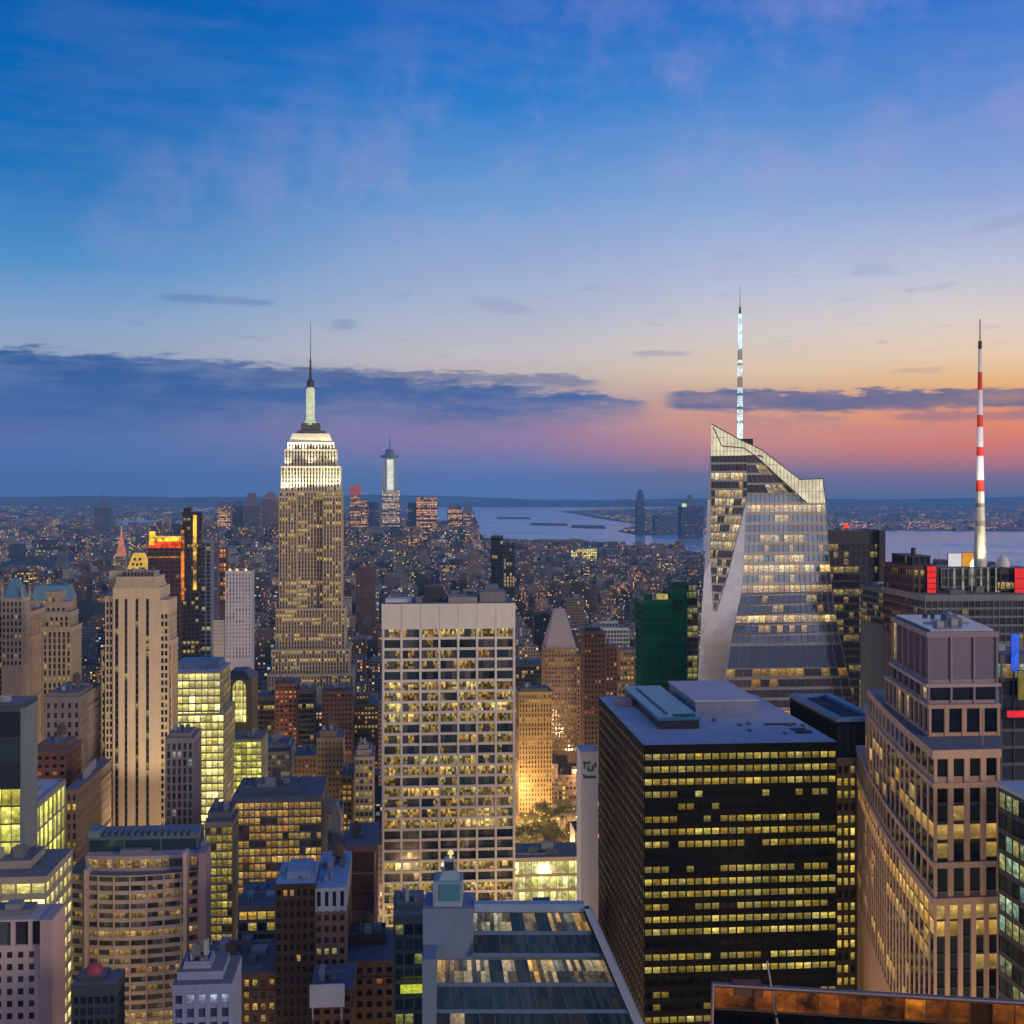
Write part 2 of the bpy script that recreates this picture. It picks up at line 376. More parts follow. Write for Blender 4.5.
class Bld:
    """a building: footprint tiers with real recessed windows; every storey's window band is a part"""
    def __init__(s, name, org, label, cat='building', group=None):
        s.o = (org[0], org[1], 0.0); s.root = empty(name, s.o, label, cat, group)
        s.w = MB(); s.mats = []; s.bands = {}; s.extra = []; s.fl = 0
    def mi(s, m):
        if m not in s.mats: s.mats.append(m)
        return s.mats.index(m)
    def tier(s, poly, z0, z1, wm, gm, fh=3.9, bay=3.2, sp=1.4, pw=0.8, pd=0.25, rec=0.35, top=2.0, sub_=1, slab_d=0.0, mode='band', roof=None, pm=None, sm=None, every=1, base=0, bname='window_band', gside=None, graze=False, zkey=None):
        wi = s.mi(wm); pi = s.mi(pm or wm); si = s.mi(sm or wm); ri = s.mi(roof or wm)
        s.w.prism(inset(poly, rec+0.2), z0, z1-0.3, wi)
        if top > 0: s.w.prism(inset(poly, -0.06-max(pd, slab_d)), z1-top, z1, wi, ri)
        else: s.w.prism(inset(poly, rec), z1-0.35, z1, wi, ri)
        nf = max(1, int(round((z1-z0-top-base)/fh))); h = (z1-z0-top-base)/nf
        zb = z0+base
        if base: s.w.prism(inset(poly, 0.02), z0, zb, wi)
        for f in range(nf):
            z = zb+f*h
            if sp > 0: s.w.prism(inset(poly, -slab_d), z, z+sp, si, bottom=True)
        n = len(poly)
        for i in range(n):
            a, b = Vector(poly[i]), Vector(poly[(i+1) % n]); L = (b-a).length
            if L < 0.6: continue
            d = (b-a)/L; nr = Vector((d.y, -d.x))
            if nr.y > 0.6: continue
            gz = graze and nr.x < -.7; bay_ = bay*1.5 if gz else bay; pd_ = 0.0 if gz else pd; rec_ = .2 if gz else rec
            nb = max(1, int(round(L/bay_))); bw = L/nb
            if pw > 0:
                for k in range(0, nb+1, every):
                    u = k*bw; u0 = max(0.0, u-pw/2); u1 = min(L, u+pw/2)
                    s.w.obox(a, d, nr, u0-(0.02 if k == 0 else 0), u1+(0.02 if k == nb else 0), -rec-0.1, pd_, z0, z1-top+0.01, pi)
            g0 = a-nr*rec_; 
            for f in range(nf):
                z = zb+f*h+sp-0.05; z2 = zb+(f+1)*h+0.05
                if mode == 'band':
                    k_ = (0, 'z', round(z/zkey)) if zkey else (0, s.fl+f) if not (gside and i == n-1) else (0, s.fl+f, 'side'); mb = s.bands.setdefault(k_, (MB(), gside if k_[-1] == 'side' else gm))[0]
                    u_off = i*50
                    mb.face([(*(g0), z), (*(g0+d*L), z), (*(g0+d*L), z2), (*(g0), z2)],
                            [(u_off, s.fl+f), (u_off+nb*sub_, s.fl+f), (u_off+nb*sub_, s.fl+f+0.999), (u_off, s.fl+f+0.999)])
                else:
                    for k in range(nb):
                        mb = s.bands.setdefault((1, s.fl, i, k), (MB(), gm))[0]
                        p, q = g0+d*(k*bw), g0+d*((k+1)*bw)
                        mb.face([(*p, z), (*q, z), (*q, z2), (*p, z2)],
                                [(k*sub_, f), (k*sub_+sub_, f), (k*sub_+sub_, f+0.999), (k*sub_, f+0.999)])
        s.fl += nf
    def part(s, name, mb, mats, parent=None, label=None):
        o = mb.build(name, mats, s.root, s.o)
        if o and parent: o.parent = parent
        if o and label: o['label'] = label
        return o
    def clutter(s, poly, z, rng, n=4, mat=None, hmax=4, parapet=0.0):
        mat = mat or M_MECH
        if parapet:
            p = MB(); a = inset(poly, 0.02); b = inset(poly, 0.5); k = len(poly)
            for i in range(k):
                j = (i+1) % k; p.prism([a[i], a[j], b[j], b[i]], z, z+parapet, 0)
            s.part('parapet', p, s.mats[0])
        W_, D_ = math.dist(poly[0], poly[1]), math.dist(poly[1], poly[2])
        for q in range(n):
            u, v = rng.uniform(0.12, 0.7), rng.uniform(0.1, 0.7); du, dv = rng.uniform(0.06, 0.22), rng.uniform(0.08, 0.25)
            m = MB(); m.prism(sub(poly, u, u+du, v, v+dv), z-0.1, z+rng.uniform(1.2, hmax)); s.part('rooftop_unit', m, mat if q % 2 else M_UNITL)
        for q in range(n):
            u, v = rng.uniform(0.08, 0.9), rng.uniform(0.1, 0.9); c_ = sub(poly, u, u+.01, v, v+.01)[0]; r_ = rng.uniform(.35, .8)
            m = MB(); m.tube((*c_, z-.1), (*c_, z+rng.uniform(.7, 1.6)), r_, r_*.9, 9); m.tube((*c_, z+.6), (*c_, z+.75), r_*1.2, r_*1.2, 9); s.part('roof_vent', m, M_MECH)
        if W_ > 12:
            v = rng.uniform(.15, .8); m = MB(); m.prism(sub(poly, .06, rng.uniform(.5, .94), v, v+.5/D_), z-.1, z+.55); s.part('roof_duct', m, M_UNITL)
        if rng.random() < .5:
            u, v = rng.uniform(0.1, 0.9), rng.uniform(0.3, 0.9); c_ = sub(poly, u, u+.01, v, v+.01)[0]; m = MB(); m.tube((*c_, z), (*c_, z+rng.uniform(4, 9)), .12, .05, 5); s.part('antenna', m, M_MECH)
    def tank(s, poly, z, u, v, r=2.0):
        p = sub(poly, u, u+0.01, v, v+0.01)[0]; m = MB(); m.tube((*p, z+2.5), (*p, z+6.2), r, r*0.97, 12); m.tube((*p, z+6.2), (*p, z+7.8), r*1.05, 0.1, 12)
        o = s.part('water_tank', m, M_TANK)
        l = MB()
        for a in range(4):
            q = (p[0]+r*0.7*math.cos(a*1.57+.7), p[1]+r*0.7*math.sin(a*1.57+.7)); l.tube((*q, z-0.1), (*q, z+2.6), 0.15, k=5)
        s.part('tank_stand', l, M_MECH, parent=o)
    def finish(s):
        s.part('wall', s.w, s.mats)
        for k, (mb, gm) in s.bands.items(): s.part('window_band' if k[0] == 0 else 'window_strip', mb, gm)
        return s.root

M_MECH = wall('roof_plant_metal', (0.16, 0.17, 0.19), 0.6, 0.3, 0.3, False)
M_UNITL = wall('roof_unit_pale', (0.34, 0.36, 0.40), 0.6, 0.25, 0.4, False)
M_TANK = wall('tank_wood', (0.12, 0.085, 0.065), 0.8, 0.3, 0.5)
M_ROOF = wall('roof_gravel', (0.16, 0.17, 0.2), 0.9, 0.3, 0.15, False)
M_ROOFB = wall('roof_membrane_pale', (0.50, 0.50, 0.56), 0.8, 0.2, 0.1, False)
M_BLACK = wall('black_steel', (0.005, 0.0045, 0.004), 0.65, 0.3, 0.2, spec=.12)
M_LIME = wall('limestone_tan', (0.52, 0.42, 0.30), 0.85, 0.18, 0.1)
M_LIMEG = wall('limestone_grey', (0.33, 0.30, 0.27), 0.85, 0.22, 0.1)
M_TRAV = wall('travertine_white', (0.62, 0.62, 0.63), 0.7, 0.1, 0.08)
M_PINK = wall('granite_pink', (0.36, 0.27, 0.25), 0.7, 0.18, 0.1)
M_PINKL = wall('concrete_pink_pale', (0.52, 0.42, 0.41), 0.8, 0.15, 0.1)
M_BROWN = wall('brick_brown', (0.11, 0.07, 0.05), 0.9, 0.3, 0.12)
M_BRICK = wall('brick_red', (0.16, 0.08, 0.06), 0.9, 0.3, 0.12)
M_TANB = wall('brick_tan', (0.25, 0.18, 0.12), 0.9, 0.25, 0.12)
M_GREY = wall('concrete_grey', (0.22, 0.23, 0.25), 0.85, 0.2, 0.1)
M_BLUEG = wall('concrete_bluish', (0.16, 0.22, 0.34), 0.8, 0.15, 0.1)
M_DARK = wall('dark_metal', (0.045, 0.045, 0.055), 0.5, 0.3, 0.1)
M_COPPER = wall('copper_green_blue', (0.10, 0.24, 0.36), 0.6, 0.25, 0.2)
G_BLACK = glass('glass_black_tower', (0.0, 1.3), ((226,186,60), (240,222,124)), 0.36, (0.004,0.004,0.005), 0.15, 1.35, 0.09, 1.6, 0.55, mcol=(0.012,0.012,0.012))
G_OFFICE = glass('glass_office', (0.25, 0.95), ((240,180,80), (250,214,130)), 0.62, (0.012,0.03,0.05), 0.1, 1.6, 0.03, 2.6, 0.85, blind=0.5, blocks=(3, 3))
G_PALE = glass('glass_pale_office', (0.05, 1.1), ((244,178,60), (250,222,124)), 0.55, (0.015,0.03,0.045), 0.1, 1.6, 0.04, 2.4, 0.85, blind=0.3, blocks=(3, 3))
G_LIME = glass('glass_stone_tower', (0.0, 0.4), WARM, 0.5, (0.012,0.014,0.02), 0.2, 1.45, 0.08)
G_BRIGHT = glass('glass_bright_yellow', (0.85, 1.3), ((226,208,96), (250,240,160)), 0.95, (0.03,0.03,0.02), 0.15, 1.5, 0.06, 2.2, 0.6)
G_GREENY = glass('glass_yellow_green', (0.7, 1.4), ((214,206,76), (236,230,120)), 0.85, (0.02,0.025,0.015), 0.12, 1.5, 0.04, 1.3, 0.7)
G_AMBER = glass('glass_amber', (0.1, 0.9), ((224,170,60), (240,206,110)), 0.5, (0.03,0.03,0.028), 0.12, 1.55, 0.05, 2.6, 0.9, blind=0.25)
G_DARK = glass('glass_dark', (0.0, 0.42), WARM, 0.6, (0.01,0.012,0.018), 0.1, 1.5, 0.05)
G_DARKRED = glass('glass_red_lights', (0.0, 0.4), ((255,110,50), (255,170,80)), 0.6, (0.01,0.01,0.018), 0.1, 1.5, 0.05)
G_BLUE = glass('glass_blue', (0.0, 0.35), COOL, 0.4, (0.03,0.06,0.09), 0.07, 1.8, 0.04)
G_CURT = glass('curtain_blue', (-.25, 0.75), ((255,196,96), (226,228,200)), 0.5, (0.008,0.034,0.062), 0.1, 1.38, 0.03, 3.4, 0.97, metallic=0.0, blind=.03, inner=.02, blocks=(3, 2), pvar=1.5)

GROUPS = {}
# ------------------------------------------------------------------ setting: water, land, streets
def sheet(name, pts, z, mat, skirt=3.0):
    m = MB(); m.face([(x, y, z) for x, y in pts])
    n = len(pts)
    for i in range(n):
        a, b = pts[i], pts[(i+1) % n]; m.face([(*a, z-skirt), (*b, z-skirt), (*b, z), (*a, z)])
    return tag(m.build(name, mat), kind='structure')
def G(px, py): Yd = CZ*F/(py-EYE); return (wx(px, Yd), Yd)
def gp(u, v): return (u*CT-v*ST+0.0, u*ST+v*CT)        # street-grid coordinates to world

mw, n, p = base_mat('water')
ge = n.node('ShaderNodeNewGeometry'); mp = n.node('ShaderNodeMapping'); mp.inputs['Scale'].default_value = (0.02, 0.008, 1); n._in(mp.inputs['Vector'], ge.outputs['Position'])
wv = n.noise(mp.outputs[0], 1.0, 5, 0.6); wv2 = n.noise(ge.outputs['Position'], 0.0012, 3, 0.5)
p.inputs['Base Color'].default_value = (0.34, 0.58, 0.80, 1); n._in(p.inputs['Roughness'], n.mr(wv2, 0.35, 0.65, 0.12, 0.3)); p.inputs['IOR'].default_value = 1.33
bp = n.node('ShaderNodeBump'); bp.inputs['Strength'].default_value = 0.35; bp.inputs['Distance'].default_value = 3.0; n._in(bp.inputs['Height'], wv); n.l.new(bp.outputs[0], p.inputs['Normal'])
mg, n, p = base_mat('asphalt')
ge = n.node('ShaderNodeNewGeometry'); a = n.noise(ge.outputs['Position'], 0.03, 6, 0.7); b = n.noise(ge.outputs['Position'], 0.8, 3, 0.6)
n._in(p.inputs['Base Color'], n.mix(n.mr(a, 0.3, 0.7), (0.035,0.035,0.038,1), (0.065,0.062,0.06,1))); n._in(p.inputs['Roughness'], n.mr(b, 0.3, 0.7, 0.6, 0.9))
ml, n, p = base_mat('distant_land')
ge = n.node('ShaderNodeNewGeometry'); a = n.noise(ge.outputs['Position'], 0.002, 6, 0.7)
n._in(p.inputs['Base Color'], n.mix(n.mr(a, 0.4, 0.6), (0.03,0.035,0.045,1), (0.10,0.09,0.10,1))); p.inputs['Roughness'].default_value = 0.9

water = sheet('water', [(-26000, -300), (26000, -300), (26000, 29000), (-26000, 29000)], -3.0, mw, 1)
shore = [gp(1500, -260), gp(1500, 3700), (1180, 4500), (900, 5050), (560, 5750), (200, 6500), (-150, 7000), (-700, 6950), (-1300, 6300), (-1900, 5200), (-2300, 3600), (-2600, 1800), (-2700, -260)]
tag(sheet('ground', shore, 0.0, mg, 3.5), kind='structure')
# Brooklyn and beyond (left), New Jersey (right), islands in the harbour
BK = [(-2500, 1000), (-2200, 3500), (-1700, 5300), (-1150, 6500), (-1200, 8200), (-1200, 10500), (-900, 14000), (-1300, 20000), (-1000, 26500), (-25000, 26500), (-25000, 1000)]
BAY = [G(92, 523.5), G(140, 525), G(188, 526), G(200, 521), G(150, 519.8), G(96, 520.5)]
sheet('far_shore_ground', BK, -0.5, ml)
sheet('bay_water', BAY, -0.1, mw, .3)
sheet('bay_water', [G(178, 510.5), G(216, 511.5), G(222, 508), G(186, 507.5)], -0.1, mw, .3)
sheet('west_bank_ground', [G(1500, 545), G(1024, 531), G(900, 530), G(833, 532), G(715, 533), G(640, 535), G(618, 531), G(640, 524), G(600, 518.5), G(560, 511), G(640, 508), (2800, 19500), (2000, 26500), (25000, 26500), (25000, 5000)], -0.5, ml)
sheet('hudson_far_ground', [(-1000, 25000), (2400, 25000), (2400, 27800), (-1000, 27800)], -0.5, ml)
def island(nm, pts, h):
    m = MB(); r = random.Random(int(pts[0][0]))
    m.prism([G(*q) for q in pts], -3, 2, 0)
    return tag(m.build(nm, ml), kind='structure')
island('harbour_island', [(497, 518.6), (530, 518.9), (529, 517.4), (498, 517.2)], 2)
island('harbour_island', [(530, 524.8), (568, 525.4), (566, 523.6), (532, 523.0)], 2)
island('harbour_island', [(571, 527.4), (606, 528.2), (604, 525.8), (572, 525.0)], 2)
# hills on the horizon
for nm, x0, x1, yy, hb, sd in (('horizon_hills', -26000, 26000, 27500, 185, 1), ('staten_hills', -1500, 3200, 21500, 150, 2)):
    m = MB(); r = random.Random(sd); N = 140; prev = None
    for i in range(N+1):
        f = i/N; x = x0+(x1-x0)*f
        h = hb*(0.62+0.22*math.sin(f*17+sd)+0.16*math.sin(f*43+1)+r.uniform(-.05, .05))*(1 if sd == 1 else math.sin(math.pi*f)**0.6)
        row = [(x, yy-900, -1), (x, yy, h), (x, yy+900, -1)]
        if prev:
            for k in range(2): m.face([prev[k], row[k], row[k+1], prev[k+1]])
        prev = row
    tag(m.build(nm, ml), kind='structure')

AVES = [-1120, -940, -760, -600, -480, -350, -214, 85, 360, 640, 920, 1200, 1440]   # avenue centre lines (grid u)
SW = 80.0                                                                            # street spacing (grid v)
m_pave = wall('pavement_concrete', (0.20, 0.19, 0.18), 0.85, 0.25, 0.3, False)
m_line = wall('road_paint', (0.6, 0.6, 0.56), 0.7, 0.2, 0.5, False)
pv = MB(); BLOCKS = []
for ai in range(len(AVES)-1):
    for si in range(2, 86):
        u0, u1 = AVES[ai]+14, AVES[ai+1]-14; v0, v1 = si*SW+7, (si+1)*SW-7
        cx, cyy = gp((u0+u1)/2, (v0+v1)/2)
        lim = 1480 if cyy < 3700 else 1480-(cyy-3700)*0.42
        if cx > lim-60 or cx < -1900 or cyy > 6750: continue
        if cx > -(100-0.0)-0.15*(cyy-6000) and cyy > 6500: continue
        BLOCKS.append((u0, u1, v0, v1, ai))
        if cyy < 2600: pv.prism([gp(u0, v0), gp(u1, v0), gp(u1, v1), gp(u0, v1)], 0.004, 0.15)
tag(pv.build('pavement', m_pave), kind='structure')
ln = MB()
for a in AVES[4:9]:
    for k in range(250):
        v = 400+k*9
        if (v % SW) < 14 or (v % SW) > SW-6: continue
        for off in (-5, 0, 5): ln.face([(*gp(a+off-.12, v), .006), (*gp(a+off+.12, v), .006), (*gp(a+off+.12, v+4), .006), (*gp(a+off-.12, v+4), .006)])
tag(ln.build('road_markings', m_line), kind='structure')

# ------------------------------------------------------------------ named buildings
def zrow(py, Yd): return wz(py, Yd)
rng = random.Random(11)
STY = dict(
    tan=dict(wm=M_TANB, gm=G_DARK, fh=3.7, bay=3.0, sp=1.9, pw=1.5, pd=0.05, slab_d=0.0, top=2.5),
    brown=dict(wm=M_BROWN, gm=G_DARKRED, fh=3.7, bay=3.0, sp=1.9, pw=1.4, pd=0.05, top=2.0),
    brownwarm=dict(wm=M_BROWN, gm=G_AMBER, fh=3.8, bay=2.8, sp=1.7, pw=1.2, pd=0.1, top=2.0),
    red=dict(wm=M_BRICK, gm=G_DARKRED, fh=3.7, bay=3.2, sp=1.9, pw=1.4, pd=0.12, top=2.0),
    stone=dict(wm=M_LIMEG, gm=G_LIME, fh=3.8, bay=2.8, sp=1.4, pw=1.3, pd=0.35, top=3.0),
    lime=dict(wm=M_LIME, gm=G_LIME, fh=3.8, bay=3.2, sp=1.4, pw=1.7, pd=0.35, top=3.0),
    darkglass=dict(wm=M_DARK, gm=G_DARK, fh=4.0, bay=3.0, sp=1.0, pw=0.25, pd=0.15, top=3.0),
    greyglass=dict(wm=M_GREY, gm=G_AMBER, fh=3.9, bay=3.0, sp=1.2, pw=0.4, pd=0.1, top=2.5),
    blueglass=dict(wm=M_BLUEG, gm=G_BLUE, fh=3.9, bay=3.0, sp=1.2, pw=0.5, pd=0.15, top=2.5),
    bluestripe=dict(wm=M_BLUEG, gm=G_BLUE, fh=3.9, bay=4.0, sp=0.9, pw=1.6, pd=0.3, top=2.5),
    yellow=dict(wm=M_LIMEG, gm=G_BRIGHT, fh=4.0, bay=3.0, sp=0.9, pw=0.35, pd=0.15, top=1.5),
    warm=dict(wm=M_TANB, gm=G_AMBER, fh=3.8, bay=2.8, sp=1.5, pw=1.0, pd=0.15, top=2.0),
)
def tower(name, pl, pr, ytop, Yd, depth, label, sty='tan', ylow=None, tiers=None, clutter=3, tank=False, parapet=0.0, **ov):
    """one building; tiers lists higher setbacks as (left px, right px, top row, set back, depth)"""
    fp = rect(pl, pr, Yd, depth); zt = zrow(ytop, Yd)
    b = Bld(name, fp[0], label); st = dict(STY[sty]); st.update(ov)
    base = max(0.0, zrow(ylow, Yd)-9) if ylow else 0.0
    base = min(base, zt-st['fh']*3-st['top'])
    b.tier(fp, 0.0, zt, base=max(0, base), roof=M_ROOF, **st)
    note(fp, zt, keep=ylow)
    if sty in ('tan', 'brown', 'red', 'stone', 'lime', 'warm', 'brownwarm'):
        m_ = st['wm']; o_ = max(.3, st['pd']+.18)
        for zq in (zt-st['top']-st['fh']*1-.1, zt-st['top']-st['fh']*7, zt-st['top']-st['fh']*14):
            if zq > base: b.w.prism(inset(fp, -o_), zq, zq+.55, b.mi(m_), bottom=True)
        b.w.prism(inset(fp, -o_-.25), zt-.75, zt+.12, b.mi(m_), b.mi(M_ROOF), bottom=True)
    last, lz = fp, zt
    for (l, r, yt, sb, dp) in (tiers or []):
        f2 = rect(l, r, Yd+sb, dp); z2 = zrow(yt, Yd+sb)
        b.tier(f2, lz-0.5, z2, roof=M_ROOF, **st); note(f2, z2)
        last, lz = f2, z2
    rr = random.Random(int(pl*7+ytop))
    if clutter: b.clutter(last, lz, rr, clutter, hmax=4.5, parapet=parapet)
    if tank: b.tank(last, lz, rr.uniform(.25, .7), rr.uniform(.25, .6))
    b.finish(); return b

# --- black slab with rows of lit windows
Yb = 400; fp = rect(644, 836.5, Yb, 94); zt = zrow(745, Yb)
b = Bld('black_office_tower', fp[0], 'wide black office slab with rows of small yellow lit windows and a pale flat roof', 'skyscraper')
b.tier(fp, 0, zt, M_BLACK, G_BLACK, fh=4.02, bay=2.78, sp=2.05, pw=0.42, pd=0.1, rec=0.22, top=3.0, slab_d=0.0, roof=M_ROOFB, base=8, sub_=1, graze=True, gside=glass('glass_side_gold_sheen', (0.0, 0.10), ((190,150,40), (220,190,80)), 0.4, (0.20,0.14,0.07), 0.2, 1.6, 0.05, metallic=.7, inner=.03))  # side glass: golden reflection put into its olive base colour
note(fp, zt, keep=1000)
m = MB(); q = sub(fp, 0.02, 0.98, 0.01, 0.99); m.prism(q, zt-0.5, zt+0.25); b.part('roof', m, M_ROOFB)
# raised sloping plant housing with a teal glass top
m = MB(); q = sub(fp, 0.16, 0.375, 0.26, 0.985); m.prism(q, zt+0.2, zt+3.2); hs = b.part('plant_housing', m, M_DARK)
m = MB(); q2 = inset(q, -0.6); m.prism(q2, zt+3.2, zt+4.3); b.part('housing_roof', m, wall('teal_roof', (0.05,0.26,0.36), 0.35, 0.25, 0.25), parent=None)
m = MB(); q3 = sub(q2, 0.25, 0.32, 0.1, 0.9); m.prism(q3, zt+4.3, zt+4.55); q3 = sub(q2, 0.4, 0.9, 0.03, 0.07); m.prism(q3, zt+4.3, zt+4.7); b.part('roof_rail', m, M_DARK)
m = MB(); q = sub(fp, 0.44, 0.80, 0.50, 0.98); m.prism(q, zt+0.2, zt+5.5); b.part('penthouse', m, wall('penthouse_blue_grey', (0.24,0.29,0.42), 0.6, 0.15, 0.1))
m = MB(); q = inset(sub(fp, 0.44, 0.80, 0.50, 0.98), -0.5); m.prism(q, zt+5.5, zt+6.1); b.part('penthouse_roof', m, M_ROOFB)
for q_ in ((0.76,0.93,0.30,0.32,.7),(0.86,0.94,0.14,0.17,.9),(0.86,0.94,0.20,0.22,.7)): m = MB(); m.prism(sub(fp, *q_[:4]), zt+.24, zt+q_[4]); b.part('roof_rail', m, M_DARK)
m = MB(); q = sub(fp, 0.05, 0.14, 0.74, 0.82); m.prism(q, zt+0.2, zt+2.6); b.part('rooftop_unit', m, M_PINK)
rr = random.Random(3)
for k in range(7):
    u, v = rr.uniform(0.5, 0.95), rr.uniform(0.1, 0.45); m = MB(); m.prism(sub(fp, u, u+0.015, v, v+0.02), zt+0.2, zt+1.0); b.part('roof_vent', m, M_MECH)
b.finish()

# --- pale grid tower in the centre
Yg = 600; fp = rect(382.5, 514.5, Yg, 38); zt = zrow(604, Yg)
b = Bld('pale_grid_tower', fp[0], 'broad white office tower with square window grid and blank top band, centre of picture', 'skyscraper')
b.tier(fp, 0, zt, M_TRAV, G_PALE, fh=5.13, bay=9.0, sp=1.2, pw=1.05, pd=0.35, rec=0.75, top=12.2, base=36, sub_=3, slab_d=0.0, roof=M_ROOF)
note(fp, zt, keep=905)
for k in range(1, 7):
    m = MB(); a = Vector(fp[0]); d = (Vector(fp[1])-a).normalized(); L = (Vector(fp[1])-a).length
    m.obox(a, d, Vector((d.y, -d.x)), L*k/7-0.08, L*k/7+0.08, 0.3, 0.47, zt-12.2, zt-0.1); b.part('panel_joint', m, M_GREY)
for (u, du, v, dv, h, mt) in ((.02,.2,.2,.3,1.6,M_TRAV),(.32,.14,.3,.4,7,M_DARK),(.5,.22,.1,.5,2.6,M_LIMEG),(.74,.2,.15,.5,5,M_GREY),(.8,.1,.6,.3,7,M_MECH),(.05,.12,.6,.3,3,M_MECH),(.25,.05,.1,.1,3,M_MECH)):
    m = MB(); m.prism(sub(fp, u, u+du, v, v+dv), zt-0.1, zt+h); b.part('rooftop_unit', m, mt)
m = MB(); m.tube((*sub(fp, .36, .4, .4, .5)[0], zt+2), (*sub(fp, .36, .4, .4, .5)[0], zt+13), 0.2, 0.1, 6); b.part('antenna', m, M_MECH)
b.finish()

# --- tan tower with dark vertical stripes (left)
Y5 = 620; D5 = 26
fp = rect(113, 160, Y5, D5); zt = zrow(588, Y5)
b = Bld('striped_stone_tower', fp[0], 'tall tan stone tower with dark vertical window stripes and stepped right shoulder', 'skyscraper')
MS = M_LIME
def stripes(fp, z0, z1, px_list, top, sidebays=True):
    a = Vector(fp[0]); bb = Vector(fp[1]); d = (bb-a).normalized(); L = (bb-a).length; nr = Vector((d.y, -d.x)); rec = 0.7
    wi = b.mi(MS); b.w.prism(inset(fp, rec), z0, z1-0.3, wi)
    b.w.prism(inset(fp, -0.1), z1-top, z1, wi, b.mi(M_ROOF))
    cuts = sorted(px_list); u = 0.0
    for (c0, c1, lit) in cuts:
        b.w.obox(a, d, nr, u*L, c0*L, -rec-.05, 0.0, z0, z1-top+.01, wi); u = c1
        g0 = a-nr*(rec-0.08); mb = MB(); nf = int((z1-top-z0)/3.7)
        p, q = g0+d*(c0*L-.05), g0+d*(c1*L+.05)
        nsub = 2 if c1-c0 > 0.08 else 1
        for f in range(nf):
            za = z0+f*3.7; zc = za+3.7
            b.w.obox(a, d, nr, c0*L-.02, c1*L+.02, -rec-.05, -rec+.3, za, za+1.1, b.mi(M_DARK if nsub == 1 else M_LIMEG))
            mb.face([(*p, za+1.0), (*q, za+1.0), (*q, zc+.02), (*p, zc+.02)], [(0, f), (nsub, f), (nsub, f+.999), (0, f+.999)])
        if nsub == 2: b.w.obox(a, d, nr, (c0+c1)/2*L-.25, (c0+c1)/2*L+.25, -rec-.05, -.15, z0, z1-top, wi)
        b.bands[(1, len(b.bands), z0)] = (mb, G_LIME)
    b.w.obox(a, d, nr, u*L, L, -rec-.05, 0.0, z0, z1-top+.01, wi)
stripes(fp, 40, zt, [(0.04,0.115,0),(0.245,0.305,0),(0.475,0.54,0),(0.70,0.765,0)], 5.5)
b.w.prism(inset(fp, 0.3), 0, 40, b.mi(MS))
note(fp, zt, keep=840)
fl = rect(105.5, 113, Y5+3, D5-6); z2 = zrow(596, Y5+3); b.tier(fl, 0, z2, MS, G_LIME, fh=3.7, bay=1.9, sp=1.2, pw=.7, pd=.1, rec=.35, top=3, base=60, zkey=4.2); note(fl, z2, keep=840)
f2 = rect(160, 168.5, Y5+2, D5-4); z2 = zrow(600, Y5+2); b.tier(f2, 0, z2, MS, G_LIME, fh=3.7, bay=1.9, sp=1.3, pw=.55, pd=.1, rec=.45, top=7, base=60, zkey=4.2); note(f2, z2, keep=840)
f3 = rect(168.5, 172, Y5+6, D5-10); z3 = zrow(640, Y5+6); b.tier(f3, 0, z3, MS, G_LIME, fh=3.7, bay=1.7, sp=1.3, pw=.7, pd=.1, rec=.4, top=3, base=60, zkey=4.2); note(f3, z3)
f3 = rect(101.5, 105.5, Y5+8, D5-12); z3 = zrow(650, Y5+8); b.tier(f3, 0, z3, MS, G_LIME, fh=3.7, bay=1.7, sp=1.3, pw=.7, pd=.1, rec=.4, top=3, base=60, zkey=4.2); note(f3, z3)
c1 = rect(116, 157, Y5+2, 20); z4 = zrow(577, Y5+2); m = MB(); m.prism(c1, zt-.2, z4); b.part('crown_block', m, MS); note(c1, z4)
m = MB(); m.frustum(inset(c1, -1.0), zt-.1, inset(c1, 0.02), zt+3); b.part('crown_step', m, M_LIME)
c2 = rect(124, 154, Y5+4, 14); z5 = zrow(571.5, Y5+4); m = MB(); m.prism(c2, z4-.2, z5); b.part('penthouse', m, M_LIMEG)
m = MB(); c3 = rect(109, 123, Y5+9, 10); m.prism(c3, zt-.1, zrow(571, Y5+9)); b.part('stair_tower', m, MS)
m = MB(); a = Vector(c2[0])
for k in range(9):
    q = sub(c2, k/9+.02, k/9+.09, 0, .03); m.prism([(x, y-.25) for x, y in q], z4+.3, z5-.4)
b.part('louvre_opening', m, M_DARK)
b.clutter(c2, z5, random.Random(4), 3, hmax=1.8)
b.finish()

# --- floodlit art deco skyscraper
Ye = 1297
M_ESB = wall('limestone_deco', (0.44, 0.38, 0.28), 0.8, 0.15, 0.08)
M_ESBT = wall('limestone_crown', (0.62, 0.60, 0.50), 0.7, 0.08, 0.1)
G_ESB = glass('glass_deco', (0.0, 0.62), ((240,190,80), (246,216,130)), 0.62, (0.07,0.065,0.06), 0.2, 1.5, 0.18, 2.0, 0.6)
st = dict(wm=M_ESB, gm=G_ESB, fh=4.15, bay=3.1, sp=1.3, pw=1.2, pd=0.55, rec=0.4, top=2.0, zkey=4.4, sm=wall('spandrel_grey', (.24,.21,.16), .5, .2, .2), slab_d=-.15)
fp = rect(279.5, 341, Ye, 42)
b = Bld('floodlit_deco_skyscraper', fp[0], 'tallest stone skyscraper at left with floodlit white crown and slender mast', 'skyscraper')
b.tier(fp, 0, zrow(491, Ye), base=50, **st); note(fp, zrow(491, Ye), keep=690)
for l, r in ((279.3, 296.5), (323.5, 341.2)):
    q = rect(l, r, Ye-4, 30); b.tier(q, 0, zrow(496, Ye), base=50, **st)
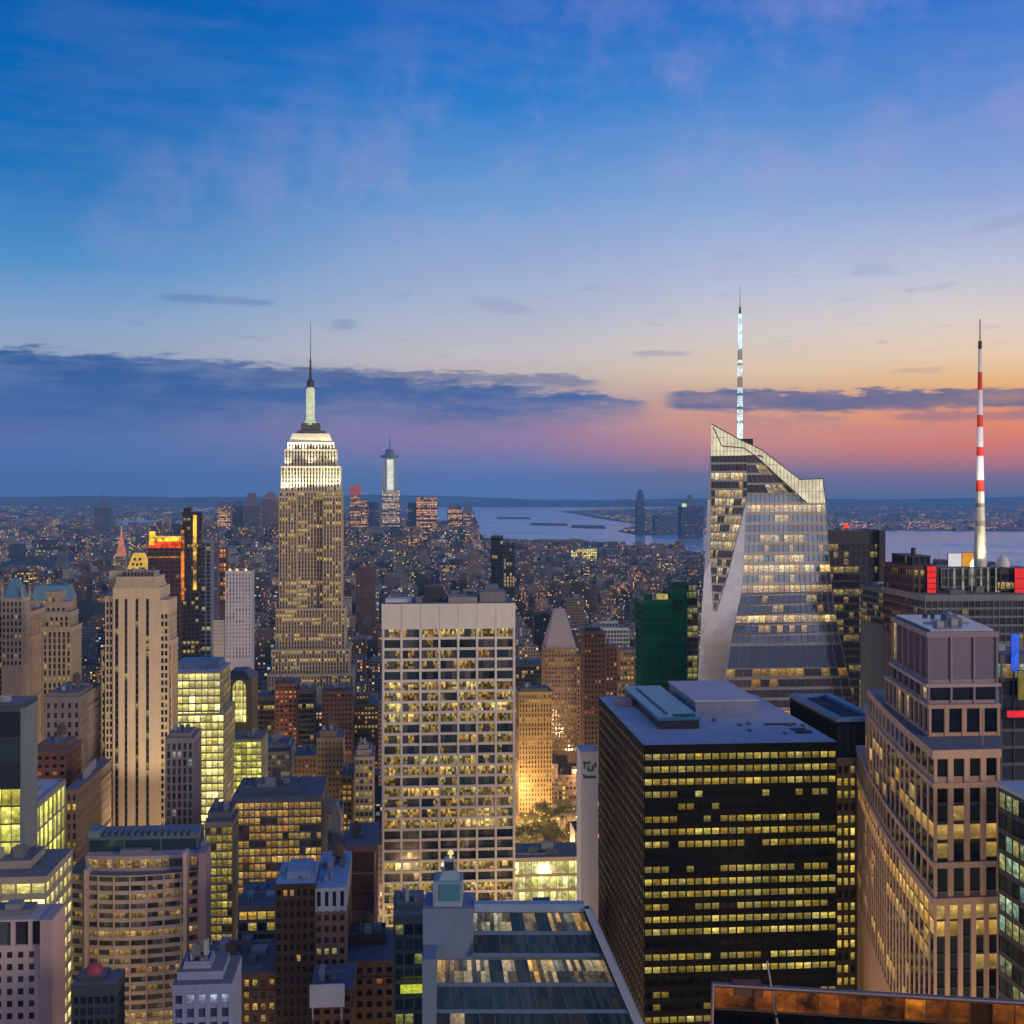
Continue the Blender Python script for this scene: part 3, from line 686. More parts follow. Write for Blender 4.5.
for l, r, yt, sb in ((276, 344.5, 608, 8), (272, 348.5, 648, 14), (268, 353, 672, 20)):
    q = rect(l, r, Ye-sb, 42+sb*1.6); b.tier(q, 0, zrow(yt, Ye), base=60, **st); note(q, zrow(yt, Ye))
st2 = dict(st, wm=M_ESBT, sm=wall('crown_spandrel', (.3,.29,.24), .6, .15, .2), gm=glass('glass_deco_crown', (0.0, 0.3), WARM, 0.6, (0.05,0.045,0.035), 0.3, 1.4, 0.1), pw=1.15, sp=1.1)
prevz = zrow(491, Ye)
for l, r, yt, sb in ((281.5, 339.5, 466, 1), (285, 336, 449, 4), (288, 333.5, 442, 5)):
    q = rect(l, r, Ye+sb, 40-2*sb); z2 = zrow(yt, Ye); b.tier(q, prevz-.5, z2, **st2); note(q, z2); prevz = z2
q0 = rect(288.5, 333, Ye+6, 28); q1 = rect(292.5, 329, Ye+8, 22); m = MB(); m.frustum(q0, prevz-.2, q1, zrow(433, Ye)); b.part('lit_cornice', m, M_ESBT); prevz = zrow(433, Ye)
m = MB(); q = rect(297, 324.5, Ye+9, 18); m.prism(q, prevz-.1, zrow(430, Ye)); q = rect(301, 319.5, Ye+10, 14); m.prism(q, zrow(430.2, Ye), zrow(422.5, Ye)); b.part('observation_deck', m, M_DARK)
cx_, cy_ = wx(310.5, Ye+17), Ye+17
m = MB(); m.tube((cx_, cy_, zrow(424, Ye)), (cx_, cy_, zrow(419, Ye)), 7.0, 4.6, 12); m.tube((cx_, cy_, zrow(420, Ye)), (cx_, cy_, zrow(386, Ye)), 3.7, 3.4, 12)
for k in range(4):
    a = k*math.pi/2+.4; m.obox((cx_, cy_), (math.cos(a), math.sin(a)), (-math.sin(a), math.cos(a)), 2.5, 4.5, -.4, .4, zrow(420, Ye), zrow(388, Ye))
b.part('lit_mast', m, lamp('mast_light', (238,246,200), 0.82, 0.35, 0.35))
m = MB(); m.tube((cx_, cy_, zrow(386.2, Ye)), (cx_, cy_, zrow(381, Ye)), 4.2, 3.8, 12); m.dome((cx_, cy_, zrow(381, Ye)), 3.6, 3.5); b.part('mast_cap', m, M_DARK)
m = MB(); zc = zrow(378, Ye)
m.tube((cx_, cy_, zc), (cx_, cy_, zrow(357, Ye)), 1.3, 0.8, 6)
for k in range(5): m.tube((cx_-1.9, cy_, zc+3+k*4), (cx_+1.9, cy_, zc+3+k*4), 0.35, k=5)
m.tube((cx_, cy_, zrow(357, Ye)), (cx_, cy_, zrow(320, Ye)), 0.45, 0.2, 6)
b.part('antenna', m, M_DARK)
b.finish()
def spot(loc, aim, energy, size, col, blend=0.5, name='floodlight', rad=0.6):
    l = bpy.data.lights.new(name, 'SPOT'); o = bpy.data.objects.new(name, l); COL.objects.link(o)
    l.energy = energy; l.spot_size = R(size); l.spot_blend = blend; l.color = col[:3]; l.shadow_soft_size = rad
    o.location = loc; o.rotation_euler = (Vector(aim)-Vector(loc)).to_track_quat('-Z', 'Y').to_euler(); return o
CREAM = (1.0, 0.93, 0.62)
for pxx in (283, 290, 297, 304, 317, 324, 331, 338):
    spot((wx(pxx, Ye-5), Ye-5.5, zrow(491, Ye)-1), (wx(pxx, Ye), Ye+1.5, zrow(466, Ye)), 2.3e4 if 290 < pxx < 330 else 3.2e4, 95, CREAM)
for pxx in (290, 303, 317, 330):
    spot((wx(pxx, Ye), Ye-1, zrow(450, Ye)), (wx(pxx, Ye), Ye+9, zrow(437, Ye)), 1.7e4, 90, CREAM)
for pxx in (287, 310, 333):
    spot((wx(pxx, Ye-2), Ye-1.5, zrow(467, Ye)), (wx(pxx, Ye), Ye+5, zrow(452, Ye)), 1.3e4, 80, CREAM)
spot((wx(352, Ye), Ye+8, zrow(488, Ye)), (wx(335, Ye), Ye+18, zrow(462, Ye)), 0.3e5, 80, CREAM)
spot((wx(125, 560), 560, 75), (wx(137, 620), 620, 190), 2.6e5, 60, (1.0, .78, .5)); spot((wx(150, 575), 575, 60), (wx(137, 620), 620, 130), 0.9e5, 80, (1.0, .74, .45))
spot((88, 262, 70), (112, 304, 150), 2.5e5, 90, (1.0, .72, .42)); spot((108, 268, 60), (109, 302, 130), 1.8e5, 90, (1.0, .72, .42))

# --- crystalline glass tower with lit spire (right of centre)
Yk = 650
M_FRAME = wall('mullion_silver', (0.42, 0.42, 0.42), 0.35, 0.1, 0.1, metallic=0.5)
M_SPAN = glass('spandrel_reflective', (0.0, 0.0), WARM, 0.0, (0.42,0.40,0.38), 0.16, 1.9, 0.02, metallic=0.75, wob=0.01, pvar=.15)
G_CRYS = glass('glass_crystal_tower', (0.0, 1.05), ((252,184,70), (246,226,150)), 0.62, (0.24,0.33,0.48), 0.05, 1.9, 0.03, 3.0, 0.95, metallic=0.7, wob=0.02, pvar=.35)
G_CRYD = glass('glass_crystal_dark', (0.15, 0.75), ((246,200,110), (240,230,190)), 0.7, (0.02,0.035,0.06), 0.07, 1.7, 0.06, 2.0, 0.9)
b = Bld('crystal_glass_tower', (wx(775, Yk), Yk), 'faceted glass skyscraper with slanted pale roof edge and glowing white spire', 'skyscraper')
def P3(px, py, Yd): return Vector((wx(px, Yd), Yd, wz(py, Yd)))
def interp(pts, z):
    if z >= pts[0].z: return pts[0]
    for a, c2 in zip(pts, pts[1:]):
        if z >= c2.z:
            f = (a.z-z)/max(1e-6, a.z-c2.z); return a.lerp(c2, f)
    return pts[-1]
def sfac(b, Lp, Rp, z0, z1, fh, sph, nb, gm, spm, frm, out=0.3, sub_=1, mw_=0.16, uo=0, mevery=1, bname='window_band'):
    """storeys between two slanting edges"""
    nf = max(1, int(round((z1-z0)/fh))); h = (z1-z0)/nf; sp_ = MB(); fr_ = MB()
    for f in range(nf):
        za = z0+f*h; zs = za+sph; zt_ = za+h
        A, B, C_, D_ = interp(Lp, zs-.03), interp(Rp, zs-.03), interp(Rp, zt_), interp(Lp, zt_)
        A = Vector((A.x, A.y, zs-.03)); B = Vector((B.x, B.y, zs-.03)); C_ = Vector((C_.x, C_.y, zt_)); D_ = Vector((D_.x, D_.y, zt_))
        mb = MB()
        for k in range(nb*sub_):
            t0, t1 = k/(nb*sub_), (k+1)/(nb*sub_); mb.face([A.lerp(B, t0), A.lerp(B, t1), D_.lerp(C_, t1), D_.lerp(C_, t0)], [(uo+k, f), (uo+k+.999, f), (uo+k+.999, f+.999), (uo+k, f+.999)])
        b.part(bname, mb, gm)
        if sph > 0:
            q = []; sp_ = MB()
            for zz in (za, zs):
                l, r = interp(Lp, zz), interp(Rp, zz); n_ = Vector((r.y-l.y, -(r.x-l.x), 0)).normalized()*out
                q.append((Vector((l.x, l.y, zz)), Vector((r.x, r.y, zz)), Vector((l.x, l.y, zz))+n_, Vector((r.x, r.y, zz))+n_))
            (l0, r0, L0, R0), (l1, r1, L1, R1) = q
            sp_.face([L0, R0, R1, L1], [(0, f), (nb, f), (nb, f+.9), (0, f+.9)]); sp_.face([L1, R1, r1, l1]); sp_.face([l0, r0, R0, L0])
            sp_.face([l0, L0, L1, l1]); sp_.face([R0, r0, r1, R1]); b.part('spandrel', sp_, spm)
    zs_ = sorted(set([z0, z1]+[p_.z for p_ in Lp+Rp if z0 < p_.z < z1]))
    for k in range(0, nb+1, mevery):
        t_ = k/nb
        for za, zb_ in zip(zs_, zs_[1:]):
            a = interp(Lp, za).lerp(interp(Rp, za), t_); c2 = interp(Lp, zb_).lerp(interp(Rp, zb_), t_)
            fr_.tube((a.x, a.y-out, za), (c2.x, c2.y-out, zb_), mw_, k=4)
    b.part('mullions', fr_, frm)
def PW(px, py): return P3(px, py, 1052-.48*px-.0878*py)
ML = [PW(747, 495), PW(742, 590), PW(731, 640), PW(722, 700), PW(716, 780)]
MR = [P3(825, 497, Yk+4), P3(829, 560, Yk+3), P3(833, 600, Yk+2), P3(840, 640, Yk+1), P3(853, 700, Yk), P3(864, 780, Yk)]
z_a = ML[0].z; z_b = wz(645, Yk); z_c = wz(668, Yk); z_d = wz(782, Yk)
sfac(b, ML, MR, z_b, z_a, 5.3, 1.7, 17, G_CRYS, M_SPAN, M_FRAME, sub_=1)
sfac(b, ML, MR, z_c, z_b, 12, 0.6, 12, glass('glass_blue_band', (0, .2), COOL, .3, (.10,.14,.24), .06, 2.0, .03, metallic=.6), M_SPAN, M_FRAME, uo=30)
sfac(b, ML, MR, z_d, z_c, 5.6, 1.6, 14, glass('glass_podium_grid', (0.2, .8), AMBER, .4, (.06,.05,.06), .15, 1.6, .04), M_SPAN, M_FRAME, uo=60)
DL = [P3(711, 456, Yk+12), P3(711, 500, Yk+12), PW(710.5, 560), PW(713, 612)]
DR = [P3(747, 456, Yk), PW(747, 495), PW(727, 577), PW(716, 612)]
sfac(b, DL, DR, DL[-1].z+.5, DL[0].z, 4.6, 1.1, 9, G_CRYD, M_SPAN, M_FRAME, mw_=.1, bname='window_band')
UL = [P3(747, 455, Yk), P3(747, 495, Yk)]; UR = [P3(761, 457, Yk+1), P3(806, 495, Yk+3)]
sfac(b, UL, UR, z_a+.1, UL[0].z, 4.6, 1.1, 8, G_CRYD, M_SPAN, M_FRAME, mw_=.1)
# smooth reflecting facet
M_FACET = glass('facet_glass', (0, 0), WARM, 0, (0.62,0.66,0.72), 0.14, 1.9, 0.02, metallic=0.85, pvar=0.12, wob=0.006, mcol=(.38,.4,.44), inner=0.03)
m = MB(); q = lambda *pp: m.face([PW(*x) if len(x) == 2 else P3(*x) for x in pp], [(x[0]/3.4, x[1]/6.5) for x in pp])
q((727,577), (742,590), (747,495))
q((714,612), (731,640), (742,590), (727,577))
q((700,640), (722,700), (731,640), (714,612))
q((697,700), (722,700), (700,640))
q((693,780), (716,780), (722,700), (697,700))
q((700,640), (714,612), (710.5,560), (704,575))
q((704,575), (710.5,560), (711,500,Yk+12.1), (707.5,500,Yk+14))
q((707.5,500,Yk+14), (711,500,Yk+12.1), (711,456,Yk+12.1), (709.8,456,Yk+14))
b.part('reflecting_facet', m, M_FACET)
# body behind the glass
m = MB(); prev = None
for py in (780, 700, 640, 590, 560, 497):
    z = wz(py, Yk); l, r = interp(ML, z), interp(MR, z); s_ = {780: 694, 700: 698, 640: 701, 590: 704, 560: 706, 497: 709}[py]
    ring = [(wx(s_+1.5, Yk+20), Yk+20, z), (l.x+1, l.y+14, z), (r.x-.6, r.y+1.5, z), (r.x-.6, r.y+44, z), (wx(s_+3, Yk+50), Yk+50, z)]
    if prev:
        for i in range(5):
            j = (i+1) % 5; m.face([prev[i], prev[j], ring[j], ring[i]])
    else:
        base = [(x, y, 0) for x, y, z in ring]
        for i in range(5):
            j = (i+1) % 5; m.face([base[i], base[j], ring[j], ring[i]])
    prev = ring
m.face(prev); b.part('tower_body', m, M_DARK)
crown = [(711.5,424), (737,438), (762,450), (800,479.5), (823,478.5), (826,503), (807,503), (757,457), (711,457)]
def plate(pts, y0, y1, name, mat):
    m = MB(); yf_ = lambda px: y0+(12*max(0, (747-px))/36); A = [P3(px, py, yf_(px)) for px, py in pts]; B = [Vector((v.x+(y1-y0)*.19, v.y+(y1-y0), v.z)) for v in A]
    m.face(A[::-1]); m.face(B)
    for i in range(len(A)): m.face([A[i], B[i], B[(i+1) % len(A)], A[(i+1) % len(A)]])
    return b.part(name, m, mat)
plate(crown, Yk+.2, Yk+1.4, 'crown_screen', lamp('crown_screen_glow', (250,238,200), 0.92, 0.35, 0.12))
plate([(713,458), (756,458), (806,503), (825,503), (825,498), (799,482), (760,452), (713,430)], Yk+30, Yk+44, 'rear_screen', M_SPAN)
plate([(712,458), (757,458), (806,500), (806,505), (712,505)], Yk+2.6, Yk+29, 'upper_body', M_DARK)
m = MB()
for pts in ([(711.5,424), (737,438), (762,450), (800,479.5), (823,478.5), (826,503)], [(713,427), (722,446), (744,448), (757,457), (807,503)], [(711,457), (757,457)]):
    for a, c2 in zip(pts, pts[1:]):
        f_ = lambda p_: P3(p_[0], p_[1], Yk-.1+(12*max(0, (747-p_[0]))/36)); m.tube(f_(a), f_(c2), .32, k=5)
b.part('crown_rim', m, M_MECH)
def cy_(pts, x):
    for (xa, ya), (xb, yb) in zip(pts, pts[1:]):
        if xa <= x <= xb: return ya+(yb-ya)*(x-xa)/(xb-xa)
m = MB(); up_ = [(711.5,424), (737,438), (762,450), (800,479.5), (823,478.5), (826,503)]; lo_ = [(711,457), (757,457), (807,503), (827,503)]
f_ = lambda x, y: P3(x, y, Yk+.1+(12*max(0, (747-x))/36))
for k in range(32):
    x = 713+k*3.55; a, c2 = cy_(up_, x), cy_(lo_, x)
    if a is not None and c2 is not None and c2-a > 2: m.tube(f_(x, a), f_(x, c2), .11, k=4)
for k in range(1, 6):
    pts = [(711.5+j*3.1, 0) for j in range(37)]; prev = None
    for x, _ in pts:
        a, c2 = cy_(up_, x), cy_(lo_, x)
        if a is None or c2 is None: prev = None; continue
        y = 424+k*13.5
        if a+.5 < y < c2-.5:
            if prev: m.tube(prev, f_(x, y), .1, k=4)
            prev = f_(x, y)
        else: prev = None
b.part('crown_lattice', m, M_SPAN)
# spire
sx_, sy_ = wx(740, Yk+20), Yk+20
m = MB(); dkm = MB(); rs = random.Random(5)
zs0, zs1 = wz(440, Yk+20), wz(314, Yk+20)
seg = 46
for k in range(seg):
    za = zs0+(zs1-zs0)*k/seg; zb_ = zs0+(zs1-zs0)*(k+1)/seg; ra = 1.9-0.85*k/seg; rb = 1.9-0.85*(k+1)/seg
    fr = k/seg
    tgt = dkm if (0.41 < fr < 0.5 or 0.66 < fr < 0.71 or rs.random() < 0.14) else m
    for j in range(4):
        a0 = j*math.pi/2+.6; a1 = a0+math.pi/2
        A = (sx_+ra*math.cos(a0), sy_+ra*math.sin(a0), za); B = (sx_+rb*math.cos(a0), sy_+rb*math.sin(a0), zb_)
        C_ = (sx_+rb*math.cos(a1), sy_+rb*math.sin(a1), zb_)
        tgt.tube(A, B, .24, k=4); tgt.tube(A, C_, .16, k=4); tgt.tube(B, C_, .14, k=4)
m.tube((sx_, sy_, zs0-2), (sx_, sy_, zs0+12), 1.5, 1.3, 8)
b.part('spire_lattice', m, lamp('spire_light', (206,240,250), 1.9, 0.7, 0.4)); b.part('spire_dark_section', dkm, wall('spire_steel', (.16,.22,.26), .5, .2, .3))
m = MB(); m.tube((sx_, sy_, zs1), (sx_, sy_, wz(307, Yk+20)), .7, .5, 6); m.tube((sx_, sy_, wz(307, Yk+20)), (sx_, sy_, wz(286, Yk+20)), .2, .08, 5); b.part('spire_needle', m, M_MECH)
m = MB(); m.box(sx_-6, sx_+6, sy_-5, sy_+5, wz(470, Yk+20), zs0+.5); b.part('spire_base', m, M_SPAN)
b.finish()
OCC.append((697, 852, 495, Yk-8, [(wx(697, Yk), Yk-8), (wx(852, Yk), Yk-8), (wx(852, Yk), Yk+50), (wx(697, Yk), Yk+50)], 700, wz(495, Yk)))
OCC.append((711, 800, 450, Yk-8, [(wx(711, Yk), Yk-8), (wx(800, Yk), Yk-8), (wx(800, Yk), Yk+50), (wx(711, Yk), Yk+50)], 700, wz(450, Yk)))

# --- dark topped tower right of the crystal tower
Yd_ = 760; fp = rect(828, 885, Yd_, 40); zt = zrow(531, Yd_)
G_DT = glass('glass_dim_amber', (0.1, 0.6), ((214,176,92), (230,206,130)), 0.42, (0.035,0.035,0.05), 0.1, 1.7, 0.03, 1.6, 0.9, metallic=.3)
b = Bld('dark_capped_tower', fp[0], 'glass tower with a plain dark cap and small red light, right of the crystal tower', 'skyscraper')
b.tier(fp, 0, zt, M_DARK, G_DT, fh=4.6, bay=3.2, sp=1.2, pw=.2, pd=.12, rec=.25, top=8, base=90); note(fp, zt, keep=700)
m = MB(); q = rect(879.5, 885.5, Yd_-1.5, 30); m.prism(q, 60, zt+.5); b.part('corner_pier', m, wall('dark_pier', (.03,.028,.05), .5, .2, .1))
m = MB(); c_ = sub(fp, .4, .5, .2, .3)[0]; m.tube((*c_, zt), (*c_, zt+1.6), .8, .6, 8); b.part('beacon_stand', m, M_DARK)
m = MB(); m.dome((*c_, zt+1.6), 1.9, 2.3); b.part('red_beacon', m, lamp('beacon_red', (255,50,20), 1.6))
for py_, cc, r_ in ((566, 'beacon_orange', 1.3), (595, 'beacon_pale', 1.1), (607, 'beacon_pink', .8)):
    m = MB(); zq = zrow(py_, Yd_); x_, y_ = wx(885.5, Yd_-2), Yd_-2; m.tube((x_, y_, zq-1), (x_, y_, zq), .4, .4, 6); m.dome((x_, y_, zq), r_, r_*1.3)
    b.part('edge_beacon', m, lamp(cc, {'beacon_orange': (255,110,40), 'beacon_pale': (255,220,150), 'beacon_pink': (255,150,110)}[cc], 1.5))
b.clutter(fp, zt, random.Random(8), 3, hmax=2)
b.finish()

# --- ribbed dark topped building behind the black slab
Yr = 455; fp = rect(836, 882, Yr, 56); zt = zrow(722, Yr)
b = Bld('ribbed_tower', fp[0], 'tan ribbed tower with hollow dark roof well, squeezed between black slab and granite tower', 'skyscraper')
b.tier(fp, 0, zt-13, M_TANB, glass('glass_ribbed', (0.35, 1.1), ((226,186,70), (240,214,110)), .55, (.03,.025,.012), .2, 1.5, .06, 1.5, .6), fh=4.5, bay=2.55, sp=1.9, pw=.75, pd=.5, rec=.3, top=3, base=20, sub_=1)
b.tier(inset(fp, .5), zt-13.1, zt, M_BLACK, G_DARK, fh=9, bay=2.55, sp=.4, pw=.35, pd=.3, rec=.3, top=1.2)
note(fp, zt, keep=970)
m = MB(); A = inset(fp, .1); Bq = inset(fp, 3.2)
for i in range(4):
    j = (i+1) % 4; m.prism([A[i], A[j], Bq[j], Bq[i]], zt-.05, zt+1.3)
b.part('roof_rim', m, wall('blue_roof_rim', (.10,.22,.42), .5, .15, .1))
m = MB(); m.prism(inset(fp, 3.3), zt-.6, zt+.05); b.part('roof_well', m, wall('roof_well_dark', (.02,.025,.05), .8, .2, .1))
b.finish()

# --- granite tower at right: bent left wall, set back glass top
def fpg(k):
    L_ = [(101.0, 300), (117.3, 301.8), (152, 392)]+{2: [(168, 440), (120.5, 438), (112.5, 395)], 1: [(158, 412), (115.5, 410), (111.6, 392)], 0: [(111.6, 392)]}[k]+[(106.8, 358), (103.2, 326)]
    return L_
fpA = fpg(0)
b = Bld('granite_pier_tower', fpA[0], 'pink granite tower with tall piers, bent left wall and stepped glass top, at right', 'skyscraper')
M_GR = wall('granite_warm', (.50, .34, .25), .7, .18, .1); zt = zrow(750, 300)
G_GR = glass('glass_granite_tower', (0.0, 0.75), ((240,180,70), (246,206,120)), .55, (.02,.025,.03), .1, 1.6, .04, 1.2, .5)
zs = [zrow(y_, 300) for y_ in (1010, 905, 868, 788, 755)]
def gt(z0, z1, f, **k):
    a = dict(fh=4.0, bay=4.0, sp=.8, pw=1.35, pd=.22, rec=.3, top=0.0, slab_d=-.15, sm=M_DARK, graze=True); a.update(k)
    b.tier(f, z0, z1, M_GR, G_GR, **a)
def ledge(z, h_, f): b.w.prism(inset(f, -.35), z-.1, z+h_, b.mi(M_GR), bottom=True)
gt(0, zs[1], fpg(2), base=120, fh=4.2, bay=3.2, pw=1.15, sp=.5); ledge(zs[1], 1.6, fpg(2))
gt(zs[1]+1.6, zs[2], fpg(2), fh=5.2, bay=4.0, sp=1.4, sm=M_GR); ledge(zs[2], 1.3, fpg(2))
gt(zs[2]+1.3, zs[3], fpg(1), fh=4.6, bay=4.4, sp=.9); ledge(zs[3], 1.1, fpg(1))
gt(zs[3]+1.1, zt-2.0, fpA, fh=4.6, bay=4.4, sp=1.5, sm=M_GR)
b.w.prism(inset(fpA, -.45), zt-2.1, zt, b.mi(M_GR), b.mi(M_ROOF), bottom=True)
note(fpg(2), zt, keep=985)
A3 = [(105.5, 318), (123.6, 319.6), (128.5, 358), (108.6, 358)]
z3 = zrow(632, 318)
M_PK2 = wall('panel_mauve', (.30,.24,.27), .45, .15, .1); G_TOP = glass('glass_mauve', (0,.25), WARM, .4, (.34,.28,.32), .08, 1.8, .02, metallic=.75, wob=.03)
A4 = [(105.2, 316.5), (123.6, 318), (128.8, 366), (109.0, 366)]
zm = zrow(738, 318)
b.tier(A4, zt-.5, zt+8, M_GR, G_DARK, fh=6, bay=4.8, sp=1.4, pw=1.2, pd=.2, rec=.35, top=1.0)
b.tier(A3, zt+7.9, z3-13, M_PK2, G_DARK, fh=5.2, bay=6.4, sp=.9, pw=.5, pd=.3, rec=.4, top=.6)
b.tier(A3, z3-13.1, z3, M_PK2, G_TOP, fh=8.6, bay=6.4, sp=1.0, pw=.5, pd=.3, rec=.35, top=1.4, roof=M_ROOF)
note(A3, z3, keep=700)
m = MB(); m.prism(inset(A3, -.8), z3-14.0, z3-13.2, bottom=True); b.part('ledge', m, wall('ledge_pale', (.42,.36,.36), .5, .1, .1))
m = MB(); m.prism(inset(A3, .8), z3-.1, z3+.5); b.part('roof_deck', m, wall('pale_steel', (.45,.46,.50), .3, .2, .3, metallic=.6))
b.clutter(inset(A3, 2), z3+.4, random.Random(2), 6, hmax=2.2)
m = MB(); m.tube((114.5, 305, zt), (114.5, 305, zt+9), .12, k=6); b.part('antenna', m, M_PINK)
b.finish()

# --- dark green glass block, right edge
fp = [(115.4, 232), (175, 237), (170, 290), (110.6, 285)]; zt = 193
b = Bld('green_glass_block', fp[0], 'dark green glass office block cut off by the right edge, ribbons of lit windows', 'building')
G_GN = glass('glass_dark_green', (0.0, 0.85), ((210,200,110), (150,200,180)), .5, (.006,.02,.02), .08, 1.6, .05, 2.0, .8)
b.tier(fp, 0, zt, M_DARK, G_GN, fh=4.6, bay=3.1, sp=1.2, pw=.15, pd=.06, rec=.15, top=1.2, base=90, roof=M_ROOFB); note(fp, zt, keep=985)
m = MB(); m.prism(inset(fp, -.5), zt-.1, zt+.9); b.part('roof_edge', m, wall('roof_edge_blue', (.36,.42,.52), .6, .15, .1))
b.clutter(fp, zt+.8, random.Random(5), 5, hmax=2.5)
b.finish()

# --- lower right near rooftop with bronze glass strip; gold reflections put in as glow
Yn = 150; fp = [(wx(713, Yn), Yn), (wx(1060, Yn-6), Yn-6), (wx(1060, Yn-6)+.3, Yn-5.1), (wx(713, Yn)+.1, Yn+.9)]
zt = zrow(985, Yn)
b = Bld('near_rooftop', fp[0], 'dark rooftop with bronze glass strip, golden reflections painted in, along the lower right edge', 'building')
G_BRZ = glass('glass_bronze_reflection_glow', (0.5, 1.1), ((216,124,34), (200,96,30)), .26, (.08,.045,.02), .08, 1.8, .012, .55, .95, metallic=.5, inner=.05)
b.tier(fp, zt-2.9, zt, M_BROWN, G_BRZ, fh=2.2, bay=2.4, sp=.15, pw=.10, pd=.06, rec=.2, top=.25, sub_=1, roof=M_ROOF)
fpn = [fp[0], fp[1], (fp[1][0]+6, fp[1][1]+16), (fp[0][0]+2, fp[0][1]+18)]
b.w.prism(inset(fpn, .3), 0, zt-12, b.mi(M_BLACK), b.mi(M_ROOF))
b.tier(fp, 0, zt-3.1, M_BLACK, glass('glass_near_dark', (0,.25), ((214,180,70),(226,120,40)), .5, (.01,.008,.006), .12, 1.5, .03), fh=3.9, bay=3.5, sp=.8, pw=.2, pd=.05, rec=.2, top=.3, base=150)
note(fp, zt)
m = MB(); m.prism([(wx(734, Yn), Yn-.3), (wx(762, Yn), Yn-.8), (wx(762, Yn), Yn+1.4), (wx(734, Yn), Yn+1.4)], zt-1.2, zt+.12); b.part('rooftop_unit', m, M_BRICK)
m = MB(); m.tube((wx(712, Yn)-.05, Yn-.1, zt-6), (wx(713, Yn), Yn-.1, zt+.1), .18, k=5); m.tube((wx(713, Yn), Yn-.1, zt+.05), (wx(1055, Yn-6), Yn-6.1, zt+.1), .14, k=5); b.part('roof_trim', m, M_PINK)
m = MB(); m.tube((wx(777, Yn), Yn-1.2, zt-5.5), (wx(766, Yn), Yn-.6, zt+3.1), .17, .1, 6); b.part('flag_pole', m, M_LIMEG)
b.finish()

# --- bluish sloping glass building, bottom centre
Yc = 300
b = Bld('sloping_glass_building', (wx(500, Yc), Yc), 'bluish building with flared glass front and small stepped pinnacle, bottom centre', 'building')
M_CSP = wall('curtain_frame_blue', (.10,.17,.27), .5, .15, .2)
L_ = [P3(473, 913, Yc+2), P3(473, 958, Yc-2), P3(437, 959, Yc-2.2), P3(434, 1040, Yc-9)]
R_ = [P3(583.5, 913, Yc+2), P3(603, 958, Yc-2), P3(603.4, 959, Yc-2.2), P3(640, 1040, Yc-9)]
zt = L_[0].z
sfac(b, L_, R_, wz(958, Yc-2)+.3, zt, 5.2, .8, 9, G_CURT, M_CSP, M_CSP, mw_=.07, out=.25, sub_=1, mevery=2)
sfac(b, L_[2:], R_[2:], wz(1040, Yc-9), L_[2].z-.2, 5.0, .8, 13, G_CURT, M_CSP, M_CSP, mw_=.07, out=.25, sub_=1, uo=20)
m = MB()
ring0 = [P3(423, 910, Yc+3), P3(583.5, 910, Yc+3)]; ring1 = [P3(423, 1040, Yc-7), P3(640, 1040, Yc-7.5)]
A, B = ring0; C_, D_ = ring1
bk_ = 3
m.face([A+Vector((0,1,0)), C_+Vector((0,1.2,0)), D_+Vector((-.4,1.2,0)), B+Vector((0,1,0))][::1])
m.face([B+Vector((0,1,0)), D_+Vector((-.4,1.2,0)), (D_.x+2, D_.y+bk_+6, D_.z), (B.x+2, B.y+bk_, B.z)])
m.face([A+Vector((0,1,0)), (A.x, A.y+bk_, A.z), (C_.x, C_.y+bk_+6, C_.z), C_+Vector((0,1.2,0))])
m.face([A+Vector((0,1,0)), B+Vector((0,1,0)), (B.x+2, B.y+bk_, B.z), (A.x, A.y+bk_, A.z)])
m.prism([(C_.x, C_.y+1.2), (D_.x-.4, D_.y+1.2), (D_.x+2, D_.y+bk_+6), (C_.x, C_.y+bk_+6)], 0, C_.z)
m.prism([(A.x, A.y+2.5), (B.x+1, B.y+2.5), (B.x+3, B.y+38), (A.x, A.y+38)], 0, A.z-27); b.part('building_body', m, M_BLUEG)
m = MB(); f_ = [(wx(474, Yc), Yc+1.2), (wx(584.5, Yc), Yc+1.2), (wx(584.5, Yc), Yc+4), (wx(474, Yc), Yc+4)]; m.prism(f_, wz(914, Yc), wz(906, Yc), bottom=True); b.part('parapet', m, wall('parapet_blue', (.25,.38,.52), .6, .15, .1))
m = MB()
a, c2 = P3(584, 908, Yc+1), P3(641, 1040, Yc-8.6); n_ = Vector((0, -.6, 0)); w_ = Vector((1.3, 0, 0))
for f0 in ([a+n_, a+n_+w_, c2+n_+w_*1.6, c2+n_], [a+n_+w_, a+w_+Vector((0,5,0)), c2+w_*1.6+Vector((0,5,0)), c2+n_+w_*1.6]):
    m.face(f0[::-1] if f0[0].y == f0[1].y and False else f0)
m.face([a+n_, c2+n_, c2+Vector((0,5,0)), a+Vector((0,5,0))])
b.part('slanted_edge', m, wall('edge_blue_grey', (.30,.36,.46), .6, .12, .1))
m = MB(); m.prism([(wx(423, Yc), Yc-.5), (wx(473.5, Yc), Yc-.5), (wx(473.5, Yc), Yc+12), (wx(423, Yc), Yc+12)], wz(960, Yc), wz(908, Yc), bottom=True)
m.prism([(wx(422.5, Yc-9), Yc-10), (wx(436, Yc-9), Yc-10), (wx(436, Yc-9), Yc+6), (wx(422.5, Yc-9), Yc+6)], 60, wz(958, Yc-9), bottom=True)
b.part('concrete_shaft', m, M_BLUEG)
m = MB(); yy = Yc+1
m.prism([(wx(433, yy), yy), (wx(462, yy), yy), (wx(462, yy), yy+8), (wx(433, yy), yy+8)], wz(908, yy), wz(882, yy)); b.part('pinnacle_base', m, wall('pinnacle_blue', (.24,.34,.44), .7, .15, .15))
